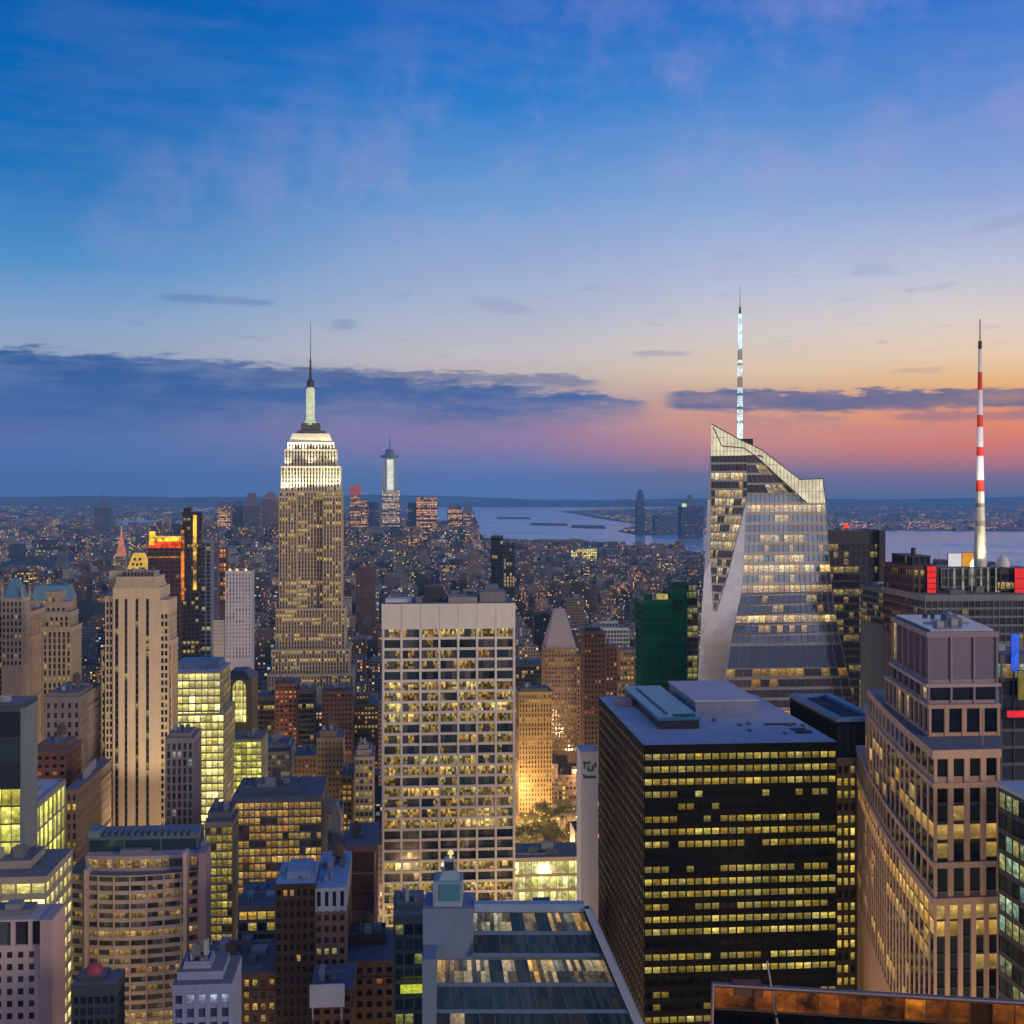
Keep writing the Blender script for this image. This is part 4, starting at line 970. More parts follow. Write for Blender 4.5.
m = MB(); m.prism([(wx(439.5, yy), yy-.25), (wx(460, yy), yy-.25), (wx(460, yy), yy+.1), (wx(439.5, yy), yy+.1)], wz(901, yy), wz(884, yy)); b.part('louvre_panel', m, wall('louvre_teal', (.07,.22,.32), .4, .2, .3))
m = MB(); m.frustum([(wx(438, yy), yy+1), (wx(459, yy), yy+1), (wx(459, yy), yy+6), (wx(438, yy), yy+6)], wz(882.2, yy), [(wx(442.5, yy), yy+2), (wx(455, yy), yy+2), (wx(455, yy), yy+5), (wx(442.5, yy), yy+5)], wz(874, yy))
m.prism([(wx(443.5, yy), yy+2.2), (wx(454, yy), yy+2.2), (wx(454, yy), yy+4.6), (wx(443.5, yy), yy+4.6)], wz(874.4, yy), wz(862, yy)); b.part('pinnacle', m, wall('pinnacle_blue', (.24,.34,.44)))
m = MB()
for k_ in (0, 1, 2): m.prism([(wx(444.5+k_*3.1, yy), yy+2.05), (wx(447+k_*3.1, yy), yy+2.05), (wx(447+k_*3.1, yy), yy+2.3), (wx(444.5+k_*3.1, yy), yy+2.3)], wz(873, yy), wz(864.5, yy))
b.part('pinnacle_window', m, G_DARK)
m = MB(); m.dome((wx(442, yy), yy+1.8, wz(868, yy)), .3, .7, 8); b.part('lamp', m, lamp('lamp_white', (250,250,240), 1.5))
m = MB(); m.dome((wx(450, yy), yy+3.2, wz(858, yy)), .75, 1.1, 8); m.tube((wx(450, yy), yy+3.2, wz(862, yy)), (wx(450, yy), yy+3.2, wz(857.5, yy)), .3, k=6); b.part('lantern', m, lamp('lamp_warm', (250,232,150), .9))
b.finish()
OCC.append((423, 640, 908, Yc-9, [(wx(423, Yc), Yc-10), (wx(640, Yc), Yc-10), (wx(600, Yc)+2, Yc+46), (wx(423, Yc), Yc+46)], 1024, zt))

# --- curved front stone building, lower left
Yv = 430
def arcfp(pl, pr, Yf, bulge, depth, k=8):
    a, bq, c_, d_ = rect(pl, pr, Yf, depth); pts = []
    for i in range(k+1):
        f = i/k; x = a[0]+(bq[0]-a[0])*f; y = a[1]+(bq[1]-a[1])*f; s = 4*f*(1-f)*bulge; pts.append((x, y-s))
    return pts+[c_, d_]
b = Bld('curved_front_building', (wx(135, Yv), Yv), 'pale pinkish building with a gently curved front of ribbon windows, lower left', 'building')
fc = arcfp(69, 198.5, Yv, 4.5, 22); zt = zrow(873, Yv)
G_CV = glass('glass_curved', (0.05, .95), ((224,166,74), (236,200,120)), .42, (.03,.03,.035), .2, 1.5, .05, 2.4, .9, blind=.45)
b.tier(fc, 0, zt, M_PINKL, G_CV, fh=3.05, bay=5.75, sp=1.35, pw=.5, pd=.3, rec=.35, top=.4, base=60, sub_=3, roof=M_ROOF)
note(rect(69, 205, Yv-4, 30), zt, keep=1024)
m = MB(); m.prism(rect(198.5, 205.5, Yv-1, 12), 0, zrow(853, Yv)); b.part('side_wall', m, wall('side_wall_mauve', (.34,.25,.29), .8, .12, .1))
for l, r in ((84, 87.5),):
    m = MB(); m.prism(rect(l, r, Yv-4.2, 6), 60, zrow(866, Yv)); b.part('facade_rib', m, M_PINKL)
m = MB(); m.prism(rect(183, 186.5, Yv-3, 5), 60, zrow(850, Yv)); b.part('facade_rib', m, M_PINKL)
f2 = arcfp(86, 198, Yv+3, 2.5, 18); z2 = zrow(858, Yv)
b.tier(f2, zt-.3, z2, M_PINKL, G_CV, fh=4.4, bay=5, sp=1.3, pw=.5, pd=.2, rec=.5, top=1.2, sub_=2)
f3 = rect(88, 197, Yv+7, 14); z3 = zrow(843, Yv)
b.tier(f3, z2-.3, z3, wall('screen_slate', (.12,.17,.21), .5, .2, .1), glass('glass_screen', (0,0), COOL, 0, (.05,.10,.14), .1, 1.7, .02, metallic=.4), fh=4.6, bay=12, sp=.4, pw=.5, pd=.2, rec=.3, top=1.1, roof=wall('roof_slate_blue', (.14,.2,.26), .7, .2, .1))
m = MB(); m.prism(rect(88, 99, Yv+6, 8), z3-.1, z3+2.4); b.part('stair_tower', m, wall('slate_block', (.14,.24,.32), .6, .2, .2))
m = MB()
for k in range(14): m.prism(rect(104+k*6.6, 107+k*6.6, Yv+9, 6), z3-.05, z3+.9)
b.part('roof_duct', m, M_MECH)
m = MB(); m.prism(rect(120, 150, Yv+3.6, 3), z2-.2, z2+1.6); b.part('rooftop_unit', m, M_GREY)
b.finish()

# --- pink flat block bottom left
Yp = 330; fp = rect(-40, 48, Yp, 12); zt = zrow(921, Yp)
b = Bld('pink_block', fp[0], 'flat pinkish concrete block with small punched windows, bottom left corner', 'building')
b.tier(fp, 0, zt-7, M_PINKL, glass('glass_punched', (0,.25), WARM, .3, (.05,.04,.05), .2, 1.5, .05), fh=3.3, bay=2.75, sp=1.55, pw=1.4, pd=0.02, rec=.25, top=1.5, base=80)
note(rect(-40, 66, Yp, 20), zt, keep=1024)
b.tier(fp, zt-7.1, zt, M_PINKL, glass('louvre_glass', (0,0), WARM, 0, (.06,.07,.09), .3, 1.4, .12), fh=6, bay=4.2, sp=.3, pw=1.0, pd=.25, rec=.8, top=.5)
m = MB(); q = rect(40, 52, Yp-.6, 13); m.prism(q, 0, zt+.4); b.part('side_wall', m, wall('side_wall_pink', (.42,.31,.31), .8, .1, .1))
m = MB(); m.prism(rect(-30, 30, Yp+3, 7), zt-.1, zt+1.5); b.part('rooftop_unit', m, M_MECH)
m = MB(); m.prism(rect(5, 20, Yp+4, 4), zt+1.4, zt+3.0); b.part('rooftop_unit', m, M_GREY)
b.finish()

# ------------------------------------------------------------------ other named buildings, near to far
M_SLATE = wall('dark_slate', (.05,.065,.08), .4, .2, .1)
# far left dark tower with lit lower floors, and its lit neighbour
Yq = 400; fp = rect(-60, 21, Yq, 18); zt = zrow(706, Yq)
b = Bld('dark_glass_tower', fp[0], 'dark smooth glass tower with yellow green lit lower floors, cut off by the left edge', 'skyscraper')
b.tier(fp, zrow(790, Yq), zt, M_SLATE, glass('glass_smooth_dark', (0,.02), WARM, .4, (.015,.03,.04), .08, 1.8, .01, metallic=.2), fh=9, bay=13, sp=.12, pw=.12, pd=.03, rec=.1, top=2.2, roof=M_ROOF)
b.tier(fp, 0, zrow(790, Yq)-.1, M_SLATE, G_GREENY, fh=5.6, bay=6.5, sp=.5, pw=.15, pd=.05, rec=.2, top=.1, base=90, sub_=2); note(fp, zt, keep=900)
m = MB(); m.prism(rect(20.5, 25, Yq+2, 14), 0, zt-1); b.part('side_wall', m, wall('side_wall_blue_grey', (.16,.20,.23), .4, .15, .1)); note(rect(21, 30, Yq+2, 14), zt-1)
b.clutter(fp, zt, random.Random(1), 3, hmax=3); b.finish()
fp = rect(-50, 30, 440, 46); u = fp[1]
b = Bld('lit_atrium_building', fp[0], 'glass building glowing yellow green with a pale flat roof, left edge below the dark tower', 'building')
zt = zrow(812, 440)
b.tier(fp, 0, zt, M_GREY, G_GREENY, fh=8.5, bay=6, sp=.6, pw=.35, pd=.15, rec=.4, top=1.6, base=60, sub_=2, roof=M_ROOFB); note(fp, zt, keep=900); note(rect(28, 68, 441, 3), zt)
b.clutter(fp, zt, random.Random(3), 5, hmax=2.5, parapet=.8); b.finish()
tower('lit_podium', -30, 46, 878, 385, 30, 'low white banded block with bright yellow lit strip under the dark glass tower, left edge', 'yellow', clutter=4, fh=5, bay=5, sp=1.9, wm=M_LIMEG, top=2.2, tiers=[(-30, 30, 862, 8, 16)])

def cornice(b, poly, z, out=.9, h_=1.2, mat=None):
    m = MB(); m.prism(inset(poly, -out), z, z+h_, bottom=True); m.prism(inset(poly, -out*.5), z-h_*.8, z+.01, bottom=True); b.part('cornice', m, mat or M_LIMEG)
M_GOTH = wall('gothic_stone', (.30,.24,.19), .9, .35, .2)
t_ = tower('gothic_tower', -14, 29, 612, 800, 30, 'grey brown gothic stone tower with buttresses at the left edge', 'stone', ylow=702, wm=M_GOTH, bay=3.6, pw=1.7, pd=.9, sp=1.0, tiers=[(-6, 24, 602, 4, 20)], clutter=0)
cornice(t_, rect(-14, 29, 800, 30), zrow(640, 800), 1.2, 1.6, M_GOTH); cornice(t_, rect(-14, 29, 800, 30), zrow(614, 800), 1.0, 1.2, M_GOTH)
for pxx in (-8, 0, 8, 16, 24, 28):
    m = MB(); x_, y_ = wx(pxx, 800), 799.5+(pxx+14)*.05; m.frustum([(x_-1, y_-1), (x_+1, y_-1), (x_+1, y_+1), (x_-1, y_+1)], zrow(613, 800), [(x_-.2, y_-.2), (x_+.2, y_-.2), (x_+.2, y_+.2), (x_-.2, y_+.2)], zrow(603, 800)); t_.part('finial', m, M_GOTH)
def pyramid(b, poly, z0, z1, mat, name='pyramid_roof', tip=0.5, label=None):
    c_ = [sum(p[0] for p in poly)/len(poly), sum(p[1] for p in poly)/len(poly)]; t_ = [(c_[0]+(x-c_[0])*tip, c_[1]+(y-c_[1])*tip) for x, y in poly]
    m = MB(); m.frustum(poly, z0, t_, z1); return b.part(name, m, mat)
bb = Bld('copper_roof_tower', (wx(10, 780), 780), 'slender stone tower with steep blue copper roof, leftmost in the picture'); q = rect(2, 22, 780, 16)
bb.tier(q, 0, zrow(598, 780), M_LIMEG, G_LIME, fh=4, bay=2.6, sp=1.6, pw=1.1, pd=.3, rec=.4, top=2.5, base=150); pyramid(bb, inset(q, .4), zrow(598.2, 780), zrow(579, 780), M_COPPER, tip=.3); note(q, zrow(579, 780))
for k in range(4): m = MB(); c_ = q[k]; m.tube((*c_, zrow(598, 780)), (*c_, zrow(586, 780)), .9, .3, 6); bb.part('finial', m, M_LIMEG)
bb.finish()
t2_ = tower('stone_crown_tower', 43, 71, 627, 740, 22, 'ornate tan stone tower with curved setback crown, left of the striped tower', 'lime', ylow=700, bay=2.6, pw=1.3, sp=1.0, pd=.6,
      tiers=[(44.5, 69, 612, 1, 19), (46, 66, 603, 2.5, 15), (47.5, 60, 593, 4, 9)], clutter=0, wm=wall('ornate_stone', (.36,.30,.22), .85, .3, .2))
for q_, zz in ((rect(43, 71, 740, 22), 629), (rect(44.5, 69, 741, 19), 613.5), (rect(46, 66, 742.5, 15), 604), (rect(47.5, 60, 744, 9), 593.5)):
    m = MB(); m.prism(inset(q_, -.8), zrow(zz, 742), zrow(zz-1.6, 742), bottom=True); t2_.part('cornice', m, M_LIMEG)
m = MB(); m.prism(inset(rect(43, 71, 740, 22), -.15), zrow(641, 742), zrow(636, 742), bottom=True); t2_.part('dark_frieze', m, M_DARK)
tower('lavender_slab', 30, 42, 609, 860, 20, 'narrow lavender grey slab between the two ornate stone towers at left', 'bluestripe', ylow=700, gm=G_DARK, wm=wall('lavender_concrete', (.24,.22,.30), .8, .15, .1), bay=3)
tower('copper_roof_block', 30, 66, 600, 1020, 30, 'low block with wide blue green copper roof behind the ornate stone tower, left', 'tan', ylow=620, clutter=1)
bb = Bld('mansard_roof_block', (wx(45, 1010), 1010), 'blue mansard roof rising behind the ornate stone tower, left'); q = rect(31, 68, 1010, 26); bb.tier(q, 0, zrow(600, 1010), M_TANB, G_DARK, fh=4, bay=3, sp=1.8, pw=1.4, rec=.3, top=1, base=140); pyramid(bb, inset(q, -.3), zrow(600, 1010), zrow(586, 1010), M_COPPER, 'mansard_roof', .8); note(q, zrow(586, 1010)); bb.finish()
tower('arched_top_building', 45, 80, 697, 600, 40, 'brown grey stepped building with few small lit windows, under the ornate stone tower', 'stone', ylow=790, wm=wall('stone_brownish', (.24,.20,.19), .8, .2, .1), gm=glass('glass_sparse', (0,.3), ((250,236,150),(250,240,190)), .9, (.02,.02,.03), .2, 1.5, .2), bay=3.4, fh=4.6, pw=1.9, sp=2.0, pd=.04,
      tiers=[(48, 79, 693, 2, 36)], tank=True)
tower('brick_setback_block', 28, 66, 752, 560, 26, 'dark reddish brick block with flat terraces, below the rounded top building at left', 'red', ylow=800, tiers=[(40, 66, 744, 3, 18)], clutter=5, tank=True)
tower('avenue_wall_building', 80, 92, 715, 640, 80, 'tan building whose side lines the glowing avenue, left of the striped tower', 'warm', ylow=840, tiers=[(80, 88, 700, 4, 60)], gm=G_AMBER)
tower('avenue_wall_building', 66, 77, 790, 520, 60, 'low tan building with amber windows beside the glowing avenue, above the curved front building', 'warm', ylow=850)
tower('bright_office_block', 168, 221, 671, 700, 46, 'office block with every window bright yellow, right of the striped stone tower', 'yellow', ylow=830, fh=4.6, bay=3.4, clutter=4, parapet=.6, roof=None) if False else None
fp = rect(170, 220.5, 700, 40); zt = zrow(672, 700)
b = Bld('bright_office_block', fp[0], 'office block with every window glowing bright yellow, right of the striped stone tower'); b.tier(fp, 0, zt, M_LIMEG, G_BRIGHT, fh=4.3, bay=3.4, sp=.9, pw=.4, pd=.15, rec=.3, top=1.2, base=55, sub_=1, roof=M_ROOFB); note(fp, zt, keep=830)
f2 = rect(170, 224, 696, 44); b.tier(f2, 0, zrow(715, 696), M_LIMEG, G_BRIGHT, fh=4.3, bay=3.4, sp=.9, pw=.4, pd=.15, rec=.3, top=.6, base=50); note(f2, zrow(715, 696))
m = MB(); m.prism(sub(fp, .05, .9, .3, .9), zt-.1, zt+3.5); b.part('penthouse', m, wall('penthouse_blue', (.15,.25,.36), .6, .2, .1)); b.clutter(fp, zt, random.Random(9), 3, hmax=2); b.finish()
tower('blue_striped_block', 166, 193, 738, 570, 22, 'slim blue and tan striped block at the foot of the striped stone tower', 'bluestripe', ylow=840, bay=2.6, pw=1.0, wm=wall('stripe_tan_blue', (.26,.24,.26), .8, .2, .1), tiers=[(170, 190, 733, 3, 14)])

bb = Bld('arch_window_building', (wx(236, 780), 780), 'dark building with one tall arched window glowing yellow, left of the floodlit skyscraper foot'); q = rect(222, 251, 780, 36)
zt = zrow(680, 780); bb.tier(q, 0, zt, wall('dark_olive_stone', (.10,.09,.05), .85, .25, .1), G_DARK, fh=4.2, bay=3.4, sp=2.2, pw=2.0, pd=.05, rec=.3, top=3, base=140); note(q, zt, keep=740); pyramid(bb, inset(q, .3), zt-.1, zrow(673, 780), M_DARK, 'hipped_roof', .5)
m = MB(); ym = 779.2; xs = wx(232.5, ym), wx(246, ym); pts = [(xs[0], wz(722, ym)), (xs[1], wz(722, ym)), (xs[1], wz(690, ym))]+[((xs[0]+xs[1])/2+(xs[1]-xs[0])/2*math.cos(a*math.pi/8), wz(690, ym)+6.0*math.sin(a*math.pi/8)) for a in range(1, 8)]+[(xs[0], wz(690, ym))]
ax_ = rect(232.5, 246, ym, 1); sl_ = (ax_[1][1]-ax_[0][1])/(ax_[1][0]-ax_[0][0])
m.face([(x, ym-.35+(x-xs[0])*sl_, z) for x, z in pts], [((x-xs[0])/2.1, z/4.0) for x, z in pts]); bb.part('arched_window', m, G_BRIGHT)
m = MB()
for k in range(6): m.tube((xs[0]+(xs[1]-xs[0])*k/5, ym-.45+(xs[1]-xs[0])*k/5*sl_, wz(722, ym)), (xs[0]+(xs[1]-xs[0])*k/5, ym-.45+(xs[1]-xs[0])*k/5*sl_, wz(688, ym)+(4.5 if 0 < k < 5 else 0)), .14, k=4)
bb.part('mullions', m, M_DARK)
bb.finish()
tower('yellow_low_block', 231, 262, 740, 740, 30, 'small block with bright yellow green upper windows under the arched window building', 'yellow', ylow=800, gm=G_GREENY, wm=M_GREY)

# cluster at the foot of the floodlit skyscraper
tower('blue_roof_dark_block', 256, 275, 697, 1000, 30, 'dark block with blue roof left of the red lit block, under floodlit skyscraper', 'darkglass', ylow=745)
tower('red_lit_block', 275, 297, 684, 990, 30, 'dark block with many reddish windows under the floodlit skyscraper', 'red', ylow=745, gm=glass('glass_red_many', (.1,.8), ((255,110,60),(255,190,110)), .6, (.02,.012,.02), .1, 1.5, .2), bay=3.6, tiers=[(276, 292, 680, 4, 16)])
tower('black_block', 298, 314, 690, 980, 24, 'plain black narrow block right of the red lit block', 'darkglass', ylow=745)
tower('brown_slab_block', 322, 352, 692, 960, 28, 'dark brown block with one row of orange windows, below right of the floodlit skyscraper', 'brown', ylow=745, gm=G_DARKRED, tiers=[(326, 348, 688, 4, 16)])
tower('orange_lit_block', 354, 378, 705, 1010, 26, 'block with scattered orange windows left of the white grid tower', 'brownwarm', ylow=765, tiers=[(356, 369, 694, 3, 12)], tank=True)
tower('pale_roof_glass_block', 258, 290, 752, 860, 44, 'greyish glass block with a pale blue flat roof, centre left', 'greyglass', ylow=800, gm=glass('glass_pale_grey', (0,.5), ((214,206,130),(220,220,180)), .3, (.12,.15,.17), .15, 1.6, .05, metallic=.2), tiers=[(259, 288, 745, 4, 30)], clutter=4)
tower('small_grey_block', 225, 256, 776, 800, 40, 'grey low block with pale roof left of the greyish glass block', 'greyglass', ylow=800, clutter=5, tank=True)
tower('tan_stepped_block', 294, 316, 756, 840, 30, 'tan brick block between greyish glass block and taller tan tower', 'tan', ylow=800, bay=2.6)
tower('tan_brick_tower', 317, 343, 738, 800, 28, 'tall tan brick tower with a few amber windows, left of the narrow terraced tower', 'tan', ylow=800, wm=wall('brick_tan_warm', (.27,.20,.13), .85, .2, .1), gm=glass('glass_tan_tower', (0,.4), AMBER, .6, (.03,.025,.02), .2, 1.5, .15), bay=2.5, tiers=[(320, 336, 731, 4, 16)], tank=True)
tower('amber_wing', 342, 352, 776, 780, 26, 'narrow wing with amber windows attached right of the tall tan brick tower', 'warm', ylow=830, gm=glass('glass_amber_full', (.4,1.1), AMBER, .6, (.04,.03,.02), .2, 1.5, .1))
tower('terraced_narrow_tower', 355, 373, 757, 760, 34, 'narrow terraced pale tower with amber windows beside the dark gap at white grid tower', 'warm', ylow=830, wm=M_LIMEG, pw=.6, tiers=[(356.5, 371, 750, 4, 22), (358, 368, 745, 7, 10)])
tower('pinnacle_foot_block', 318, 352, 850, 640, 34, 'low block with bluish roof around the bullet shaped slab, centre left', 'blueglass', ylow=880, clutter=6)
bb = Bld('bullet_top_slab', (wx(335, 650), 650), 'slender blue grey slab with a pointed rounded top, centre left'); q = rect(331, 340.5, 650, 9); zt = zrow(818, 650)
m = MB(); m.prism(q, 0, zt); 
for k in range(6):
    f0, f1 = k/6, (k+1)/6; s0, s1 = 1-f0**1.8, 1-f1**1.8; cc = [sum(p[i] for p in q)/4 for i in (0, 1)]
    pr = lambda s_: [(cc[0]+(x-cc[0])*max(s_, .04), y) for x, y in q]
    m.frustum(pr(s0), zt+f0*7.5, pr(s1), zt+f1*7.5, cap=(k == 5))
bb.part('wall', m, wall('slab_blue_grey', (.25,.28,.34), .7, .15, .1)); note(q, zt+7); q2 = rect(340.6, 348.5, 652, 12); bb.tier(q2, 0, zrow(814, 652), M_PINK, G_DARK, fh=3.6, bay=2, sp=1.5, pw=.8, pd=.04, rec=.2, top=1.5, base=60); note(q2, zrow(814, 652))
bb.root['label'] = 'slender blue grey slab with a pointed rounded top and pinkish wing, centre left'
tower('pilaster_block', 347, 375.5, 846, 520, 36, 'pinkish brown block with pale corner piers left of the white grid tower foot', 'red', ylow=930, wm=wall('brown_pink_brick', (.20,.12,.12), .85, .2, .1), bay=9, pw=1.1, sp=.2, fh=9, gm=glass('blank_brown', (0,.02), WARM, .3, (.07,.035,.03), .5, 1.4, .01), pm=M_PINK, top=2.5, clutter=5, tiers=[(349, 366, 841, 10, 12)], tank=True)
tower('amber_office_block', 232, 322, 798, 560, 40, 'broad grey purple office block with hundreds of dim amber windows, centre left', 'greyglass', ylow=960, wm=wall('grey_purple', (.15,.16,.20), .6, .2, .1), gm=glass('glass_amber_many', (.4,1.1), ((226,160,60),(236,200,110)), .5, (.05,.05,.055), .15, 1.6, .08, 3.0, .9, blind=.4), bay=2.5, fh=3.5, sp=.75, pw=.28, clutter=7, parapet=.9, tank=True, tiers=[(240, 300, 790, 8, 20)])
tower('amber_glass_block', 205, 233, 822, 540, 30, 'glassy block with dim yellow windows between curved building and amber office block', 'greyglass', ylow=980, gm=glass('glass_dim_yellow', (.5,1.2), ((216,180,60),(226,206,100)), .45, (.05,.05,.035), .12, 1.6, .06, 2.8, .9), bay=2.5, fh=3.6, sp=.9, pw=.3, wm=M_GREY, tiers=[(208, 231, 812, 5, 18)])
tower('brown_lit_block', 238, 276, 905, 440, 26, 'glassy block with yellow lit windows left of the dark brick building', 'greyglass', ylow=1000, gm=glass('glass_yellow_scatter', (.0,1.0), ((236,180,60),(246,214,110)), .6, (.04,.05,.06), .1, 1.6, .07, metallic=.3), clutter=4)
tower('brown_low_block', 200, 276, 975, 400, 30, 'low brown rooftop with a row of yellow lights, bottom left of the dark brick building', 'brownwarm', clutter=8, tank=True)
# dark brick building with pale blue roofs
Yw = 400; fp = rect(275.5, 315, Yw, 24); zt = zrow(884, Yw)
b = Bld('dark_brick_building', fp[0], 'dark brick building with sparse warm windows and pale blue stepped roof, lower left')
b.tier(fp, 0, zt, wall('brick_near_black', (.045,.028,.02), .8, .3, .1), glass('glass_brick_dark', (0,.42), ((250,190,90),(250,220,160)), .75, (.01,.01,.012), .15, 1.5, .18), fh=3.4, bay=2.0, sp=1.5, pw=.9, pd=.05, rec=.3, top=2, base=70, roof=wall('roof_light_blue', (.30,.42,.58), .7, .2, .1)); note(fp, zt, keep=1005)
MBL = wall('roof_light_blue', (.30,.42,.58)); f2 = rect(315, 346, Yw+2, 40); z2 = zrow(888, Yw+2)
b.tier(f2, 0, z2-7.5, wall('brick_grey_brown', (.15,.11,.09), .85, .25, .1), glass('glass_brick_side', (0,.5), ((220,210,160),(250,220,150)), .55, (.02,.02,.025), .2, 1.5, .22), fh=3.5, bay=2.2, sp=1.7, pw=1.1, pd=.05, rec=.3, top=1.2, base=70)
b.tier(f2, z2-7.6, z2, wall('cornice_pale_blue', (.32,.40,.54), .7, .15, .1), G_DARK, fh=5.5, bay=2.6, sp=1.6, pw=1.3, pd=.15, rec=.4, top=1.2, roof=MBL); note(f2, z2)
m = MB(); m.prism(sub(fp, .25, .85, .2, .8), zt-.1, zt+2.4); b.part('rooftop_unit', m, wall('unit_blue', (.22,.32,.46), .6, .2, .1)); b.clutter(f2, z2, random.Random(4), 5, hmax=2.4); b.clutter(fp, zt, random.Random(14), 3, hmax=1.6); b.tank(f2, z2, .6, .7); b.finish()
tower('low_brown_block', 345, 394, 962, 410, 28, 'low brown rooftop building right of the dark brick building, bottom centre left', 'brown', clutter=9, tank=True, parapet=.9, tiers=[(350, 385, 938, 14, 12)])
tower('rooftop_shed_block', 312, 352, 990, 380, 20, 'dark low building carrying a big pale blue panel on its roof, bottom centre left', 'brown', clutter=2)
m = MB(); q = rect(309.5, 344.5, 377, .5); m.prism(q, zrow(1008, 377), zrow(985, 377), bottom=True); m.prism(rect(312, 313, 377.6, .4), zrow(1020, 377), zrow(1008, 377)); m.prism(rect(341, 342, 377.6, .4), zrow(1020, 377), zrow(1008, 377))
tag(m.build('billboard', wall('panel_pale_blue', (.42,.52,.72), .6, .08, .1)), 'blank pale blue panel standing on the dark low building, bottom centre left', 'billboard')
tower('teal_annex', 394, 424, 915, 330, 20, 'narrow dark teal glass annex left of the sloping glass building', 'blueglass', wm=wall('annex_dark', (.06,.09,.11), .6, .2, .1), gm=glass('glass_annex', (0,.35), GREENISH, .4, (.02,.05,.06), .1, 1.7, .03), bay=3, clutter=3, tiers=[(397, 423, 905, 4, 12)])
m = MB(); q = rect(400.5, 424, 327.5, .6); m.prism(q, wz(993, 328), wz(985, 328), bottom=True)
s_ = tag(m.build('lit_sign', lamp('sign_yellow', (222,232,70), .9, .5, 1.5)), 'small glowing yellow sign on the dark teal annex, bottom centre', 'sign')
# small bluish white tower and dark block with red dome
tower('blue_white_building', 173, 231, 985, 300, 18, 'small bluish white building with stepped roof, bottom left of centre', 'blueglass', wm=wall('blue_white_stone', (.24,.28,.44), .75, .15, .15), gm=glass('glass_bw', (0,.5), ((190,220,255),(210,220,255)), .6, (.03,.04,.09), .2, 1.6, .15), bay=2.6, fh=3.3, pw=1.1, sp=1.2, clutter=6, tiers=[(178, 222, 972, 3, 12), (184, 210, 965, 5, 7)], parapet=.7)
tower('dark_lit_block', 72, 116, 985, 310, 9, 'small dark block with blue white windows, between pink block and curved building', 'darkglass', wm=M_SLATE, gm=glass('glass_cool_lit', (0,.9), ((160,200,240),(220,220,240)), .4, (.02,.025,.05), .2, 1.6, .12), bay=1.9, fh=2.8, pw=.4, sp=1.0, clutter=0, tiers=[(80, 104, 977, 2, 6)])
m = MB(); q = rect(84, 101, 313, 4); c_ = [sum(p[i] for p in q)/4 for i in (0, 1)]; m.dome((*c_, zrow(975.2, 313)), 2.2, 2.4); tag(m.build('red_dome', wall('dome_red', (.35,.05,.08), .5, .2, .2)), 'small red dome on the roof of the small dark block, bottom left', 'dome')

# right of the white grid tower: slab with teal sign, park side
Yz = 470; fp = rect(581, 598, Yz, 12); zt = zrow(752, Yz)
b = Bld('white_slab', fp[0], 'blank narrow white slab wall left of the black office tower', 'building')
m = MB(); m.prism(fp, 0, zt); b.part('wall', m, wall('white_slab_paint', (.66,.70,.80), .7, .12, .1)); note(fp, zt, keep=905)
M_TEAL = wall('sign_teal', (.02,.16,.17), .5, .1, .1)
m = MB(); a = Vector(fp[0]); d = (Vector(fp[1])-a).normalized(); nr = Vector((d.y, -d.x)); W_ = (Vector(fp[1])-a).length
def bar(u0, u1, y0, y1): m.obox(a, d, nr, u0*W_, u1*W_, 0, .2, zrow(y1, Yz), zrow(y0, Yz))
bar(.1,.55,762,764); bar(.16,.26,764,769); bar(.36,.46,766,771.5); bar(.46,.62,769.5,771.5); bar(.62,.72,765,771.5); bar(.76,.88,763,768); bar(.12,.9,776,778.5); bar(.12,.2,774,776)
b.part('teal_sign', m, M_TEAL); m = MB(); m.prism(inset(fp, -.25), zt-1.3, zt+.2); b.part('parapet', m, M_TRAV); b.finish()
tower('lit_glass_pavilion', 513, 581, 858, 640, 26, 'low glass building with two bright yellow green storeys, below the park', 'yellow', ylow=905, gm=glass('glass_pavilion', (.95,1.4), ((214,214,110),(236,236,160)), .75, (.05,.05,.04), .1, 1.5, .05, 1.6, .8), fh=8.5, bay=3.2, sp=1.4, wm=M_LIMEG, pw=.25, top=2.2, clutter=4)

tower('tan_hotel_block', 519, 552, 692, 1000, 30, 'golden tan brick block right of the white grid tower, above the park', 'tan', ylow=835, wm=wall('brick_golden', (.34,.25,.12), .85, .2, .1), gm=glass('glass_golden', (0,.75), ((236,190,80),(240,210,120)), .5, (.05,.04,.02), .2, 1.5, .15), bay=2.4, pw=1.2, sp=1.3, tiers=[(521, 548, 689, 4, 20)], tank=True)
bb = Bld('pyramid_tower', (wx(562, 1100), 1100), 'brown tower with tall pale steep pyramid roof, right of the golden tan block'); q = rect(545, 577, 1100, 28); zt = zrow(648, 1100)
bb.tier(q, 0, zt, wall('brick_warm_brown', (.22,.15,.11), .85, .2, .1), G_AMBER, fh=3.8, bay=2.8, sp=1.7, pw=1.3, pd=.1, rec=.3, top=2.0, base=30); note(q, zt, keep=755)
pyramid(bb, inset(q, .6), zt-.1, zrow(610, 1100), wall('pyramid_grey', (.30,.28,.33), .7, .15, .1), tip=.33); note(inset(q, 8), zrow(610, 1100))
q2 = rect(577, 583, 1098, 20); bb.tier(q2, 0, zrow(657, 1098), M_TANB, G_DARK, fh=3.8, bay=2.5, sp=1.5, pw=1.2, rec=.3, top=1.5, base=40); bb.finish()
tower('brown_slim_tower', 584, 605, 632, 900, 20, 'slim dark brown tower with small orange top light, just left of the black office tower', 'brown', ylow=750, wm=wall('brown_dark_warm', (.12,.075,.06), .8, .2, .1), bay=2.6, tiers=[(587, 600, 628, 4, 10)])
